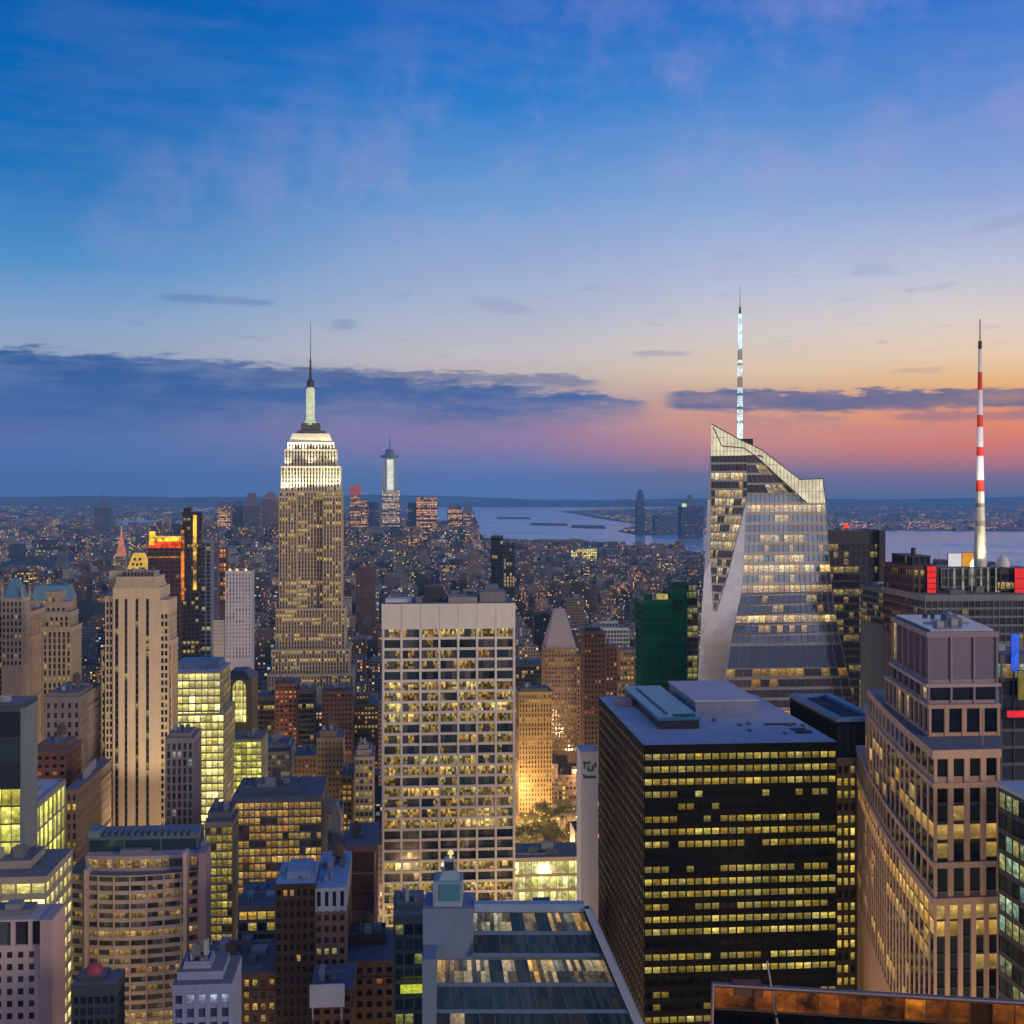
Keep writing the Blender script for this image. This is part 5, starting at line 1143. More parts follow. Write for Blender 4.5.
tower('maroon_slim_tower', 606, 617, 646, 930, 18, 'maroon slim tower beside the slim dark brown tower', 'red', ylow=700, gm=glass('glass_white_dots', (0,.5), ((250,220,160),(250,240,220)), .6, (.03,.02,.03), .2, 1.5, .25), bay=2.8)
tower('white_crown_block', 595, 629, 628, 1180, 34, 'pale blue white stepped block behind the maroon slim tower', 'blueglass', ylow=700, wm=wall('pale_blue_stone', (.34,.38,.50), .8, .12, .1), tiers=[(600, 618, 621, 5, 16)])
tower('tan_side_block', 618, 640, 682, 960, 30, 'tan grey block with yellow lights left of the green tower', 'warm', ylow=700, tiers=[(620, 634, 650, 6, 16)], wm=M_TANB)
tower('curved_dark_roof_block', 516, 545, 664, 1250, 40, 'wide low block with dark sagging roof edge behind the golden tan block', 'darkglass', ylow=690)
# green glass tower
bb = Bld('green_glass_tower', (wx(660, 820), 820), 'tower glowing deep emerald green, left of the crystal tower'); 
M_GRN = wall('green_frame', (.0,.075,.045), .4, .2, .1)
G_GRN = glass('glass_emerald', (0,.16), ((120,230,110),(230,230,120)), .6, (.0,.17,.09), .05, 1.7, .04, metallic=.55, pvar=.9, wob=.03, mcol=(.0,.07,.04), inner=0.0)
for l, r, yt, sb, dp in ((643, 672, 600, 0, 26), (671, 687, 589, 3, 26)):
    q = rect(l, r, 820+sb, dp); bb.tier(q, 0, zrow(yt, 820+sb), M_GRN, G_GRN, fh=4.2, bay=3.0, sp=.7, pw=.2, pd=.1, rec=.2, top=3, base=80); note(q, zrow(yt, 820), keep=690)
q = rect(646, 652, 822, 8); m = MB(); m.prism(q, zrow(600, 820), zrow(594, 820)); bb.part('stair_tower', m, M_GRN); q = rect(672, 686, 826, 12); m = MB(); m.prism(q, zrow(589, 823), zrow(582, 823)); bb.part('penthouse', m, M_GRN)
m = MB(); m.prism(rect(658, 668, 824, 5), zrow(600.5, 820), zrow(595, 820)); bb.part('lit_penthouse', m, lamp('penthouse_lit', (236,216,110), .8, .6, .6)); bb.finish()
tower('yellow_green_slab', 687, 698, 606, 830, 24, 'slab with dim yellow green windows squeezed between green tower and crystal tower', 'yellow', ylow=690, gm=glass('glass_olive', (.2,1.0), GREENISH, .25, (.12,.12,.03), .15, 1.6, .05, metallic=.3), fh=4, sp=.8, wm=M_GREY, clutter=0, tiers=[(684, 697, 583, 8, 12)])

# --- building group with red signs and the striped mast (right)
Yt = 600
fp = rect(913, 938, Yt, 36)
b = Bld('red_sign_block', fp[0], 'dark block with a bright red vertical lit sign, left of the striped mast'); b.tier(fp, 0, zrow(566, Yt), wall('maroon_panel', (.10,.05,.06), .6, .2, .1), G_DARK, fh=4.2, bay=3, sp=1.6, pw=1.2, rec=.3, top=2, base=110); note(fp, zrow(566, Yt), keep=610)
b.tier(sub(fp, .1, .8, .1, .8), zrow(566.5, Yt), zrow(556, Yt), M_DARK, G_DARK, fh=3.6, bay=3, sp=1.2, pw=.6, rec=.3, top=.8); m = MB(); m.tube((*sub(fp, .5, .5, .4, .4)[0], zrow(557, Yt)), (*sub(fp, .5, .5, .4, .4)[0], zrow(549, Yt)), 1.2, 1.2, 8); b.part('chimney', m, M_DARK); b.finish()
def lit_panel(l, r, y0, y1, Yd_, mat, label, nm='lit_sign', frames=0):
    e = empty(nm, (wx(l, Yd_), Yd_, wz(y1, Yd_)), label, 'sign')
    q = rect(l, r, Yd_, .8); m = MB(); m.prism(q, wz(y1, Yd_), wz(y0, Yd_), bottom=True); o = m.build('sign_face', mat, e, tuple(e.location))
    q = rect(l-.4, r+.4, Yd_+.3, .9); m = MB(); m.prism(q, wz(y1+.4, Yd_), wz(y0-.4, Yd_), bottom=True)
    for k in range(1, frames+1):
        zz = wz(y1, Yd_)+(wz(y0, Yd_)-wz(y1, Yd_))*k/(frames+1); m.prism(rect(l, r, Yd_-.15, .3), zz-.2, zz+.2, bottom=True)
    m.build('sign_frame', M_DARK, e, tuple(e.location))
lit_panel(927.5, 936, 566.5, 594.5, Yt-1.2, lamp('sign_red', (255,14,22), 1.0, .35, .4), 'bright red vertical sign on the dark block left of the striped mast', frames=4)
fp = rect(941, 1003, Yt+4, 40); zt = zrow(568, Yt+4)
b = Bld('mast_base_building', fp[0], 'grey glass building with pale lit frames carrying the red and white mast')
b.tier(fp, 0, zt, wall('grey_frame', (.20,.20,.21), .5, .15, .1), glass('glass_mast_base', (.05,.7), ((214,220,200),(236,226,170)), .35, (.04,.045,.055), .12, 1.6, .08), fh=4.6, bay=3.3, sp=.9, pw=.6, pd=.3, rec=.3, top=.6, base=100); note(fp, zt, keep=612); b.clutter(fp, zt, random.Random(6), 6, hmax=4)
for l in (954, 963, 972, 981, 988, 996):
    m = MB(); m.prism(rect(l, l+1.1, Yt+3, .8), zrow(596, Yt), zrow(568, Yt)); b.part('lit_fin', m, lamp('fin_light', (220,224,190), .45, .7, .35))
b.finish()
tower('mast_podium', 925, 1030, 595, Yt-14, 50, 'dim grey podium with dark band below the mast building, behind the granite tower', 'darkglass', ylow=625, clutter=8, wm=M_GREY, gm=glass('glass_podium_dim', (.0,.6), ((226,190,110),(240,214,160)), .35, (.03,.035,.05), .12, 1.6, .06))
tower('low_teal_block', 887, 926, 590, 690, 40, 'low teal grey block left of the red sign block', 'greyglass', ylow=612, wm=wall('teal_grey', (.12,.16,.18), .6, .2, .1), clutter=6)
lit_panel(948.5, 961.5, 553.5, 566.5, Yt+3, lamp('sign_white', (226,222,228), .85), 'plain white square sign left of the orange square sign')
lit_panel(962.5, 973.5, 553, 566.5, Yt+3, lamp('sign_orange', (244,160,10), .9, .25, .3), 'plain orange square sign at the foot of the mast', frames=0)
lit_panel(1015, 1030, 568.5, 598.5, Yt-1, lamp('sign_red_big', (244,8,20), .95, .3, .3), 'bright red sign cut off by the right edge, right of the mast', frames=2)
tower('dark_sign_block', 1000, 1034, 568, Yt+1, 30, 'dark block carrying the red sign at the right edge', 'darkglass', ylow=605, clutter=3)
e = empty('dish_antenna', (wx(1001, Yt+2), Yt+2, zrow(566, Yt)), 'white dish shaped rooftop antenna right of the mast', 'antenna'); m = MB(); m.dome((wx(1003, Yt+2), Yt+2, zrow(567, Yt)), 3.2, 5.5, 12, 5); m.build('dish', wall('dish_white', (.75,.74,.72), .5, .1, .2), e, tuple(e.location)); m = MB(); m.tube((wx(1003, Yt+2), Yt+2, zrow(572, Yt)), (wx(1003, Yt+2), Yt+2, zrow(566.8, Yt)), 1, k=8); m.build('dish_stand', M_MECH, e, tuple(e.location))
# mast
Ym = Yt+16; mx = wx(980, Ym)
e = empty('striped_mast', (mx, Ym, zrow(569, Ym)), 'tall red and white banded antenna mast with lit lower part, right side', 'mast')
def rad(py):
    for (a, wa), (c2, wc) in zip([(572,13.5),(555,12),(500,8.2),(440,6.2),(390,4.6),(345,3.2)], [(555,12),(500,8.2),(440,6.2),(390,4.6),(345,3.2),(300,3.0)]):
        if a >= py >= c2: return (wa+(wc-wa)*(a-py)/(a-c2))*.5*Ym/F
    return .5
def seg_(y0, y1, mat, name='mast_section', r=None):
    m = MB(); m.tube((mx, Ym, zrow(y0, Ym)), (mx, Ym, zrow(y1, Ym)), r or rad(y0), r or rad(y1), 10); o = m.build(name, mat, e, tuple(e.location)); return o
MWH = wall('mast_white', (.8,.78,.78), .5, .05, .2); MRD = wall('mast_red', (.75,.05,.03), .5, .1, .2); MCR = wall('mast_cream', (.8,.76,.6), .5, .05, .2)
for y0, y1, mt in ((569,526,MCR),(526,520.5,M_LIME),(520.5,507,MCR),(507,503,M_LIMEG),(503,491.5,MCR),(491.5,480,MRD),(480,456,MWH),(456,447,MRD),(447,427,MWH),(427,415,MRD),(415,390,MWH),(390,372,MRD),(372,349,MWH)): seg_(y0, y1, mt)
seg_(349, 341, M_DARK, 'mast_collar', .9); seg_(341, 319, M_MECH, 'mast_tip', .28)
m = MB(); m.tube((mx, Ym, zrow(572, Ym)), (mx, Ym, zrow(568, Ym)), 7, 5, 8); m.build('mast_foot', M_GREY, e, tuple(e.location))
for dx in (-9, 9): spot((mx+dx, Ym-14, zrow(566, Ym)), (mx, Ym, zrow(535, Ym)), 0.7e5, 60, (1.0, .92, .66))
spot((mx-4, Ym-26, zrow(563, Ym)), (mx, Ym, zrow(430, Ym)), 2.2e5, 26, (1.0, .9, .86)); spot((mx+12, Ym-22, zrow(563, Ym)), (mx, Ym, zrow(460, Ym)), 1.2e5, 30, (1.0, .9, .86))
# lit bits at the right edge behind the granite tower
tower('square_edge_building', 1001, 1040, 655, 420, 30, 'dark building with a blue lit screen at the right edge beside the granite tower', 'darkglass', ylow=790, clutter=2, wm=wall('edge_mauve', (.13,.12,.14), .6, .2, .1), gm=glass('glass_edge', (0,.7), ((230,190,110),(150,200,190)), .5, (.02,.03,.04), .1, 1.6, .05), fh=6, bay=5)
lit_panel(1012, 1019, 634, 671, 418.5, lamp('screen_blue', (30,96,250), 1.0, .5, .25), 'tall glowing blue screen at the right edge')
lit_panel(1008, 1030, 711, 717.5, 416, lamp('strip_red', (250,10,40), 1.0, .3, .2), 'horizontal glowing red strip at the right edge')
lit_panel(1019, 1032, 671, 700, 417, lamp('screen_olive', (170,150,40), .5, .5, .25), 'dim yellow screen at the right edge below the blue screen')

# --- left middle distance
Yo = 1500
tower('orange_crown_tower', 148, 180, 546, Yo, 50, 'dark red tower with blazing orange lit top floors, behind the striped stone tower', 'red', ylow=655, gm=glass('glass_red_faint', (0,.35), ((255,90,40),(255,150,70)), .55, (.03,.015,.03), .2, 1.5, .2), fh=5.5, bay=6, clutter=0, tiers=[(149.5, 179, 541, 3, 40)])
m = MB(); q = rect(148.5, 180.5, Yo-1, 48); 
e = empty('rooftop_lights', (*q[0], zrow(546, Yo)), 'blazing orange and yellow light bands round the top of the dark red tower', 'lights')
for (y0, y1, mt, nm) in ((541.5, 537.5, lamp('light_gold', (255,200,40), 1.9, .9, .16), 'gold_band'), (548, 541.5, lamp('light_red_orange', (255,70,10), 1.6, .9, .14), 'red_band'), (558, 556.5, lamp('light_orange_thin', (250,150,40), .8, .9, .12), 'thin_band')):
    m = MB(); m.prism(inset(q, -.3 if nm != 'gold_band' else 1.5), zrow(y0, Yo), zrow(y1, Yo), bottom=True); m.build(nm, mt, e, tuple(e.location))
m = MB(); m.prism(rect(149, 154, Yo-2, 10), zrow(545, Yo), zrow(531.5, Yo)); m.build('gold_turret', lamp('light_gold', (255,200,40), 1.3), e, tuple(e.location))
Yx = 1440
tower('slender_dark_tower', 182.5, 199, 512, Yx, 20, 'very slender dark tower with a golden lit vertical strip, left background', 'brown', ylow=660, fh=5, bay=4.5, wm=wall('maroon_dark', (.07,.04,.05), .7, .2, .1), gm=G_DARK, clutter=0, tiers=[(184, 190, 507.5, 3, 10)])
for l, r, y0, y1, nm in ((193, 196.5, 515, 590, 'a golden'), (181, 184, 530, 600, 'a shorter orange')):
    m = MB(); q = rect(l, r, Yx-1.6, 1.2); m.prism(q, zrow(y1, Yx), zrow(y0, Yx), bottom=True)
    tag(m.build('light_strip', lamp('strip_gold' if l > 190 else 'strip_orange', (255,196,70) if l > 190 else (255,140,30), 1.5, .95, .09)), nm+' vertical light strip on the very slender dark tower', 'lights')
tower('blue_grey_slab', 200.5, 211, 541, 1560, 24, 'plain blue grey slab right of the very slender dark tower', 'bluestripe', ylow=660, gm=G_DARK, fh=5, bay=6, wm=wall('blue_grey_slab', (.20,.23,.34), .8, .15, .1))
tower('pale_blue_tower', 225.5, 251, 571, 1250, 26, 'pale blue white residential tower with vertical stripes, left of the floodlit skyscraper', 'bluestripe', ylow=650, wm=wall('pale_blue_brick', (.40,.43,.56), .8, .1, .1), gm=glass('glass_pale_tower', (0,.06), WARM, .6, (.10,.13,.24), .3, 1.5, .1), bay=3.2, pw=1.7, sp=1.1, clutter=2)
for k, pxx in enumerate((230, 237, 246)):
    m = MB(); m.dome((wx(pxx, 1254), 1254, zrow(571, 1254)), 1.6, 2.6, 8, 3); m.tube((wx(pxx, 1254), 1254, zrow(573, 1254)), (wx(pxx, 1254), 1254, zrow(570.5, 1254)), .5, k=6)
    tag(m.build('roof_lamp', lamp('lamp_peach', (255,206,150), 1.3)), 'warm lamp on the roof of the pale blue tower, '+('left', 'middle', 'right')[k]+' of three', 'lamp', 'lamps on the pale blue tower')
tower('white_box_block', 213, 224, 620, 1300, 20, 'small plain whitish block left of the pale blue tower', 'blueglass', ylow=650, wm=wall('white_box', (.45,.48,.52), .8, .1, .1), clutter=1, sp=2.6, pw=2)
tower('orange_lit_tower', 217, 226, 548, 1900, 24, 'small tower with orange lit top, above the small whitish block', 'brown', ylow=600, gm=glass('glass_orange', (.3,1.0), ((255,130,50),(255,180,90)), .7, (.03,.02,.03), .2, 1.5, .2), fh=7, bay=5)
tower('purple_tower', 212, 217, 542, 1850, 20, 'thin purple grey tower beside the small orange topped tower', 'blueglass', ylow=600, wm=wall('purple_grey', (.15,.12,.18), .8, .2, .1))
# gold pyramid and lit spire behind the striped tower
Ynl = 1950; bb = Bld('gold_pyramid_tower', (wx(137, Ynl), Ynl), 'tower with lit gold pyramid roof rising behind the striped stone tower'); q = rect(127, 147.5, Ynl, 28); zt = zrow(569, Ynl)
bb.tier(q, 0, zt, M_LIME, G_LIME, fh=5, bay=4, sp=2, pw=1.5, rec=.4, top=2, base=60); o = pyramid(bb, q, zt-.1, zrow(553.5, Ynl), lamp('gold_roof_lit', (250,196,60), .85, .25, .12), tip=.5)
m = MB()
for k, (pxx, pyy) in enumerate(((134.5, 559), (139.5, 559), (133, 564), (137, 564.5), (141, 564))): yq_ = Ynl-1+(569-pyy)*.25; m.box(wx(pxx, yq_)-1.3, wx(pxx, yq_)+1.3, yq_-.6, yq_+5, zrow(pyy+1.6, Ynl), zrow(pyy-1, Ynl))
bb.part('dormer', m, M_DARK); note(q, zrow(553, Ynl)); bb.finish()
Yml = 2100; bb = Bld('lit_spire_tower', (wx(120, Yml), Yml), 'thin spire glowing orange pink, left of the gold pyramid'); q = rect(115.5, 125, Yml, 16); zt = zrow(556, Yml)
bb.tier(q, 0, zt, M_LIMEG, G_LIME, fh=5, bay=4, sp=2, pw=1.5, rec=.4, top=2, base=60); pyramid(bb, inset(q, .8), zt-.1, zrow(531, Yml), lamp('spire_pink_lit', (240,140,110), .75, .4, .15), 'spire', .12); m = MB(); c_ = sub(q, .5, .5, .5, .5)[0]; m.tube((*c_, zrow(532, Yml)), (*c_, zrow(525.5, Yml)), .6, .2, 6); bb.part('finial', m, lamp('finial_lit', (255,190,130), 1.0)); note(q, zt); bb.finish()
# dark tower right of the white grid tower top
tower('dark_twin_tower', 492, 503, 536, 2100, 26, 'dark tower behind the right end of the white grid tower, taller of the pair', 'darkglass', ylow=600, fh=6, bay=5, wm=wall('near_black_blue', (.035,.04,.06), .6, .2, .1))
tower('dark_twin_tower', 503.5, 515, 543, 2140, 26, 'dark tower behind the right end of the white grid tower, lower of the pair', 'darkglass', ylow=600, fh=6, bay=5, wm=wall('near_black_blue', (.035,.04,.06)), gm=glass('glass_pink_lit', (0,.7), ((250,190,130),(255,220,170)), .5, (.02,.02,.03), .2, 1.5, .2))

# --- downtown cluster on the horizon
def far_tower(name, pl, pr, yt, Yd, depth, label, wm, gm, fh=8, bay=6, pyr=None, ylow=None, **k):
    q = rect(pl, pr, Yd, depth); b = Bld(name, q[0], label); zt = zrow(yt, Yd); a = dict(sp=2.5, pw=1.4, pd=.4, rec=.6, top=4, base=max(0, zrow(540, Yd))); a.update(k)
    b.tier(q, 0, zt, wm, gm, fh=fh, bay=bay, **a)
    if pyr: pyramid(b, inset(q, .5), zt-.1, zrow(pyr[0], Yd), pyr[1], 'roof', pyr[2])
    note(q, zt, keep=525); return b
M_FB = wall('far_blue_concrete', (.14,.17,.26), .8, .2, .02); M_FP = wall('far_purple_stone', (.17,.14,.20), .8, .2, .02); M_FR = wall('far_rose_stone', (.28,.17,.17), .8, .2, .02)
G_FO = glass('glass_far_orange', (.2, 1.0), ((255,160,90), (255,206,140)), .9, (.04,.04,.07), .2, 1.5, .15, 1.5, .6); G_FD = glass('glass_far_dim', (0, .3), ((255,170,110), (255,210,170)), .6, (.04,.05,.09), .2, 1.5, .2)
Yw1 = 6300; G_PIER = glass('glass_pier', (.5, 1.2), ((255,220,90), (255,240,150)), 1.2, (.05,.05,.06), .2, 1.5, .12, 1.5, .5)
b = far_tower('lit_glass_supertall', 382, 400, 490, Yw1, 60, 'supertall glass tower with white lit upper part, on horizon right of floodlit skyscraper', wall('supertall_metal', (.3,.33,.38), .4, .1, .02), glass('glass_supertall', (.3,1.1), ((255,200,140),(255,226,190)), .7, (.10,.12,.16), .15, 1.6, .1), fh=9)
zt = zrow(490.2, Yw1); q0 = rect(381.5, 398, Yw1+2, 56); cc = [sum(p[i] for p in q0)/4 for i in (0, 1)]; m = MB(); r45 = [(cc[0]+42*math.cos(a), cc[1]+42*math.sin(a)) for a in (math.pi*1.25+TH, math.pi*1.75+TH, math.pi*.25+TH, math.pi*.75+TH)]
q1 = [((x-cc[0])*.82+cc[0], (y-cc[1])*.82+cc[1]) for x, y in q0]; m.frustum(q0, zt, q1, zrow(457, Yw1)); b.part('upper_shaft', m, wall('supertall_glass', (.35,.42,.52), .2, .1, .02, metallic=.6))
m = MB(); m.prism(rect(387, 393.5, Yw1-3, 5), zrow(490, Yw1), zrow(459.5, Yw1), bottom=True); b.part('lit_face', m, lamp('supertall_light', (244,248,226), 1.15, .35, .02))
m = MB(); m.tube((*cc, zrow(457.5, Yw1)), (*cc, zrow(455, Yw1)), 46, 46, 12); m.tube((*cc, zrow(455, Yw1)), (*cc, zrow(449, Yw1)), 26, 18, 10); m.tube((*cc, zrow(449, Yw1)), (*cc, zrow(435, Yw1)), 3, 1.2, 6); b.part('mast', m, wall('mast_blue', (.12,.2,.3), .5, .1, .05)); b.finish()
for a in (('red_top_tower', 350, 360.5, 495, 6350, 50, 'tower with a red band on top, between floodlit skyscraper and supertall', M_FR, G_FO, dict(ylow=520)),
          ('lit_low_tower', 361, 367.5, 500, 6380, 50, 'small pale lit tower right of the red topped tower', M_FP, G_FO, {}),
          ('blue_tower', 368.5, 379, 502, 6500, 50, 'blue grey tower left of the supertall', M_FB, G_FD, {}),
          ('orange_window_tower', 416.5, 437, 497, 6100, 80, 'broad tower full of orange windows right of the supertall', M_FR, G_FO, dict(fh=10)),
          ('shadow_blue_tower', 408, 417, 503, 6200, 60, 'dim blue tower tucked left of the broad orange windowed tower', M_FB, G_FD, {}),
          ('domed_tower', 448, 462, 509, 6000, 70, 'rosy tower with sloping blue roof right of the broad orange windowed tower', M_FR, G_FO, dict(pyr=(503.5, M_FB, .6))),
          ('sloped_roof_tower', 463, 474, 513, 5950, 70, 'tower with pyramid roof at the right end of the downtown cluster', M_FB, G_FO, dict(pyr=(502, M_FB, .2))),
          ('rosy_low_tower', 470, 479, 525, 5800, 60, 'low rosy block at the right end of the downtown cluster', M_FR, G_FD, {}),
          ('domed_far_tower', 243, 259, 505, 6100, 80, 'dark domed tower on the horizon left of the floodlit skyscraper', M_FP, G_FD, dict(pyr=(493, M_FP, .4))),
          ('rosy_wide_tower', 217, 230, 506, 6000, 80, 'rosy rounded tower left of the dark domed tower', M_FR, G_FO, dict(pyr=(502, M_FP, .6))),
          ('blunt_blue_tower', 232, 243, 505, 6300, 80, 'blunt blue tower between rosy rounded tower and dark domed tower', M_FB, G_FD, dict(pyr=(501, M_FB, .5))),
          ('pale_far_tower', 262, 277, 499, 6200, 80, 'pinkish pale tower just left of the floodlit skyscraper crown base', M_FR, G_FD, dict(pyr=(492, M_FR, .3))),
          ('spired_far_tower', 94, 110, 508, 7600, 90, 'broad dark tower with thin spire far away at left', M_FB, G_FD, {}),
          ('lone_shore_tower', 637, 645, 502, 7400, 50, 'lone dark blue tower with rounded top standing at the far river bank', wall('shore_tower_blue', (.05,.09,.17), .5, .1, .02), G_FD, dict(pyr=(489.5, wall('shore_tower_blue', (.05,.09,.17)), .45), base=3)),
          ('shore_block', 681.5, 703.5, 506, 6900, 90, 'broad dark block with light on its corner at far river bank, left of crystal tower', wall('shore_block_blue', (.07,.08,.14), .7, .2, .02), G_FD, dict(base=3)),
          ('lit_pier_building', 571, 597, 548, 4550, 60, 'bright yellow lit low building near the river bank, right of centre', M_FP, G_PIER, dict(fh=6, bay=8, base=3)),
          ('rose_pier_building', 528, 563, 549, 4700, 60, 'long low rosy building near the river bank, left of the bright yellow lit one', M_FR, G_FD, dict(base=3)),
          ('twin_rose_tower', 628, 637, 549, 4450, 50, 'rosy block near the river bank, left of a pair', M_FR, G_FD, dict(base=3)),
          ('twin_rose_tower', 639, 648, 547, 4480, 50, 'rosy block near the river bank, right of a pair', M_FR, G_FD, dict(base=3)),
          ('dark_pier_tower', 606, 620, 549, 4400, 60, 'dark block near the river bank between yellow lit building and rosy pair', M_FB, G_FD, dict(base=3)),
          ('shore_low_block', 655, 682, 515, 7600, 90, 'low wide dark block between lone tower and broad dark block across the river', M_FB, G_FD, dict(base=3))):
    kw = dict(a[9]); b = far_tower(*a[:9], **kw)
    if a[0] == 'red_top_tower': m = MB(); m.prism(rect(350, 360.5, 6350, 50), zrow(495, 6350), zrow(485.5, 6350)); b.part('red_band', m, lamp('band_red', (226,90,90), .5, .2, .01))
    if a[0] == 'spired_far_tower':
        q = rect(99, 106, 7610, 50); m = MB(); m.prism(q, zrow(508, 7600), zrow(501, 7600)); m.tube((*sub(q, .5, .5, .5, .5)[0], zrow(501, 7600)), (*sub(q, .5, .5, .5, .5)[0], zrow(493, 7600)), 10, 1, 6); b.part('spire', m, M_FB)
    if a[0] == 'shore_block':
        m = MB(); m.box(wx(682, 6890), wx(686.5, 6890), 6888, 6894, zrow(507, 6890), zrow(503.5, 6890)); b.part('corner_light', m, lamp('corner_green', (210,250,170), 1.0)); m = MB(); q = rect(687, 695, 6930, 40); m.prism(q, zrow(506, 6930), zrow(500, 6930)); m.prism(sub(q, .2, .7, 0, .6), zrow(500.2, 6930), zrow(495, 6930)); b.part('penthouse', m, M_FB)
    b.finish()

# ------------------------------------------------------------------ the city between: lots on the street grid
FW = far_facade('far_wall', (.0, .55), ((255,150,70), (255,214,140)), .95)
FWB = far_facade('far_wall_bright', (.1, .9), ((246,190,80), (250,224,130)), .9, (.15, .25, .85))
FWG = far_facade('far_wall_glass', (.0, .6), ((240,200,120), (200,214,240)), .75, (.06, .3, .97))
FR = tint_mat('far_roof')
TINTS = {'brown': (.13,.09,.075), 'red brick': (.17,.09,.08), 'grey': (.18,.18,.20), 'tan': (.26,.20,.16), 'pale': (.34,.31,.32), 'dark': (.06,.06,.075), 'mauve': (.20,.16,.20), 'bluish': (.15,.18,.26)}
def envelope(px, Y):
    """highest row that filler may reach"""
    if Y < 1400: return 700 if px < 400 else 640
    if Y < 2600: return 560 if px < 480 else 575
    if Y < 4200: return 534 if px < 480 else 556
    if Y < 5300: return 522 if px < 480 else 551
    return 508 if px < 480 else 542
def rectpoly(u0, u1, v0, v1): return [gp(u0, v0), gp(u1, v0), gp(u1, v1), gp(u0, v1)]
def bbox(P): xs = [p[0] for p in P]; ys = [p[1] for p in P]; return min(xs), max(xs), min(ys), max(ys)
HB = [bbox(o[4]) for o in OCC]
rg = random.Random(2024); LOTS = []
for (u0, u1, v0, v1, ai) in BLOCKS:
    cxx, cyy = gp((u0+u1)/2, (v0+v1)/2)
    px = 512+F*cxx/max(50, cyy)
    if px < -260 or px > 1280 or cyy < 420: continue
    lotw = 22 if cyy < 2600 else (30 if cyy < 4500 else 42)
    for (va, vb) in ((v0, (v0+v1)/2-1.5), ((v0+v1)/2+1.5, v1)):
        u = u0
        while u < u1-6:
            wd = min(u1-u, rg.uniform(.6, 1.7)*lotw)
            if u1-(u+wd) < 8: wd = u1-u
            if cyy < 1500: h = rg.choice([18, 25, 30, 40, 55, 70, 85]) * rg.uniform(.8, 1.2)
            elif cyy < 2600: h = rg.choice([16, 20, 28, 35, 45, 60, 80]) * rg.uniform(.8, 1.2)
            elif cyy < 5300: h = rg.choice([12, 15, 18, 20, 24, 30, 48]) * rg.uniform(.8, 1.25)
            else: h = rg.choice([20, 30, 45, 70, 100, 130]) * rg.uniform(.8, 1.2)
            if ai >= 8 and cyy < 3800: h *= .8
            if rg.random() < .05: h *= 1.7
            if rg.random() < .03: u += wd; continue
            P = rectpoly(u, u+wd-.4, va, vb)
            x0, x1, y0, y1 = bbox(P); pxc = 512+F*(x0+x1)/2/max(y0, 1)
            zmax = wz(envelope(pxc, y0)+rg.uniform(0, 14), y0)
            h = min(h, max(8, zmax))
            a0, a1 = 512+F*x0/y0, 512+F*x1/y0
            bad = False
            for (o0, o1, ot, oy, op, keep, oz), (bx0, bx1, by0, by1) in zip(OCC, HB):
                if x1 > bx0-4 and x0 < bx1+4 and y1 > by0-5 and y0 < by1+5: bad = True; break
                if keep and y0 < oy and a1 > o0 and a0 < o1:
                    lim = CZ-(keep+2-EYE)/F*y1
                    if h > lim: h = lim
            # park and plaza left open
            if y1 > 850 and y0 < 1000 and a1 > 508 and a0 < 600: bad = True
            if h < 5: bad = True
            if not bad: LOTS.append((y0, P, h, rg.random(), rg.random(), rg.random()))
            u += wd
LOTS.sort(key=lambda t_: t_[0])
# front-to-back visibility along each pixel column
top = [1024.0]*1024
occl = sorted([(o[3], o[0], o[1], o[2]) for o in OCC]); oi_ = 0; VIS = []
for (y0, P, h, r1, r2, r3) in LOTS:
    while oi_ < len(occl) and occl[oi_][0] <= y0:
        _, a0, a1, ty = occl[oi_]; oi_ += 1
        for c_ in range(max(0, int(a0+1)), min(1024, int(a1))): top[c_] = min(top[c_], ty)
    pxs = [512+F*p[0]/p[1] for p in P]; a0, a1 = min(pxs), max(pxs)
    ty = min(EYE+(CZ-h)*F/p[1] for p in P)
    cols_ = range(max(0, int(a0)), min(1024, int(a1)+1)); vis = sum(max(0, top[c_]-ty) for c_ in cols_)
    VIS.append((vis, len(VIS)))
    for c_ in cols_:
        if a0+.7 < c_ < a1-.7: top[c_] = min(top[c_], ty)
rank = sorted(VIS, reverse=True); INDIV = set(i for v, i in rank[:288] if v > 8)
def landmark(px, Y):
    if Y < 1500:
        return ('left of the floodlit skyscraper' if px < 262 else 'below the floodlit skyscraper' if px < 380 else 'behind the white grid tower' if px < 516 else 'left of the black office tower' if px < 645 else 'near the crystal tower' if px < 860 else 'at the right side')
    s_ = 'far behind ' if Y > 3200 else 'beyond '
    return s_+('the ornate left towers' if px < 100 else 'striped tower' if px < 175 else 'yellow block' if px < 270 else 'the floodlit skyscraper' if px < 345 else 'the central gap' if px < 384 else 'the white grid tower' if px < 490 else 'the pyramid tower' if px < 600 else 'the green tower' if px < 700 else 'the crystal tower' if px < 830 else 'the dark capped tower' if px < 900 else 'the mast')
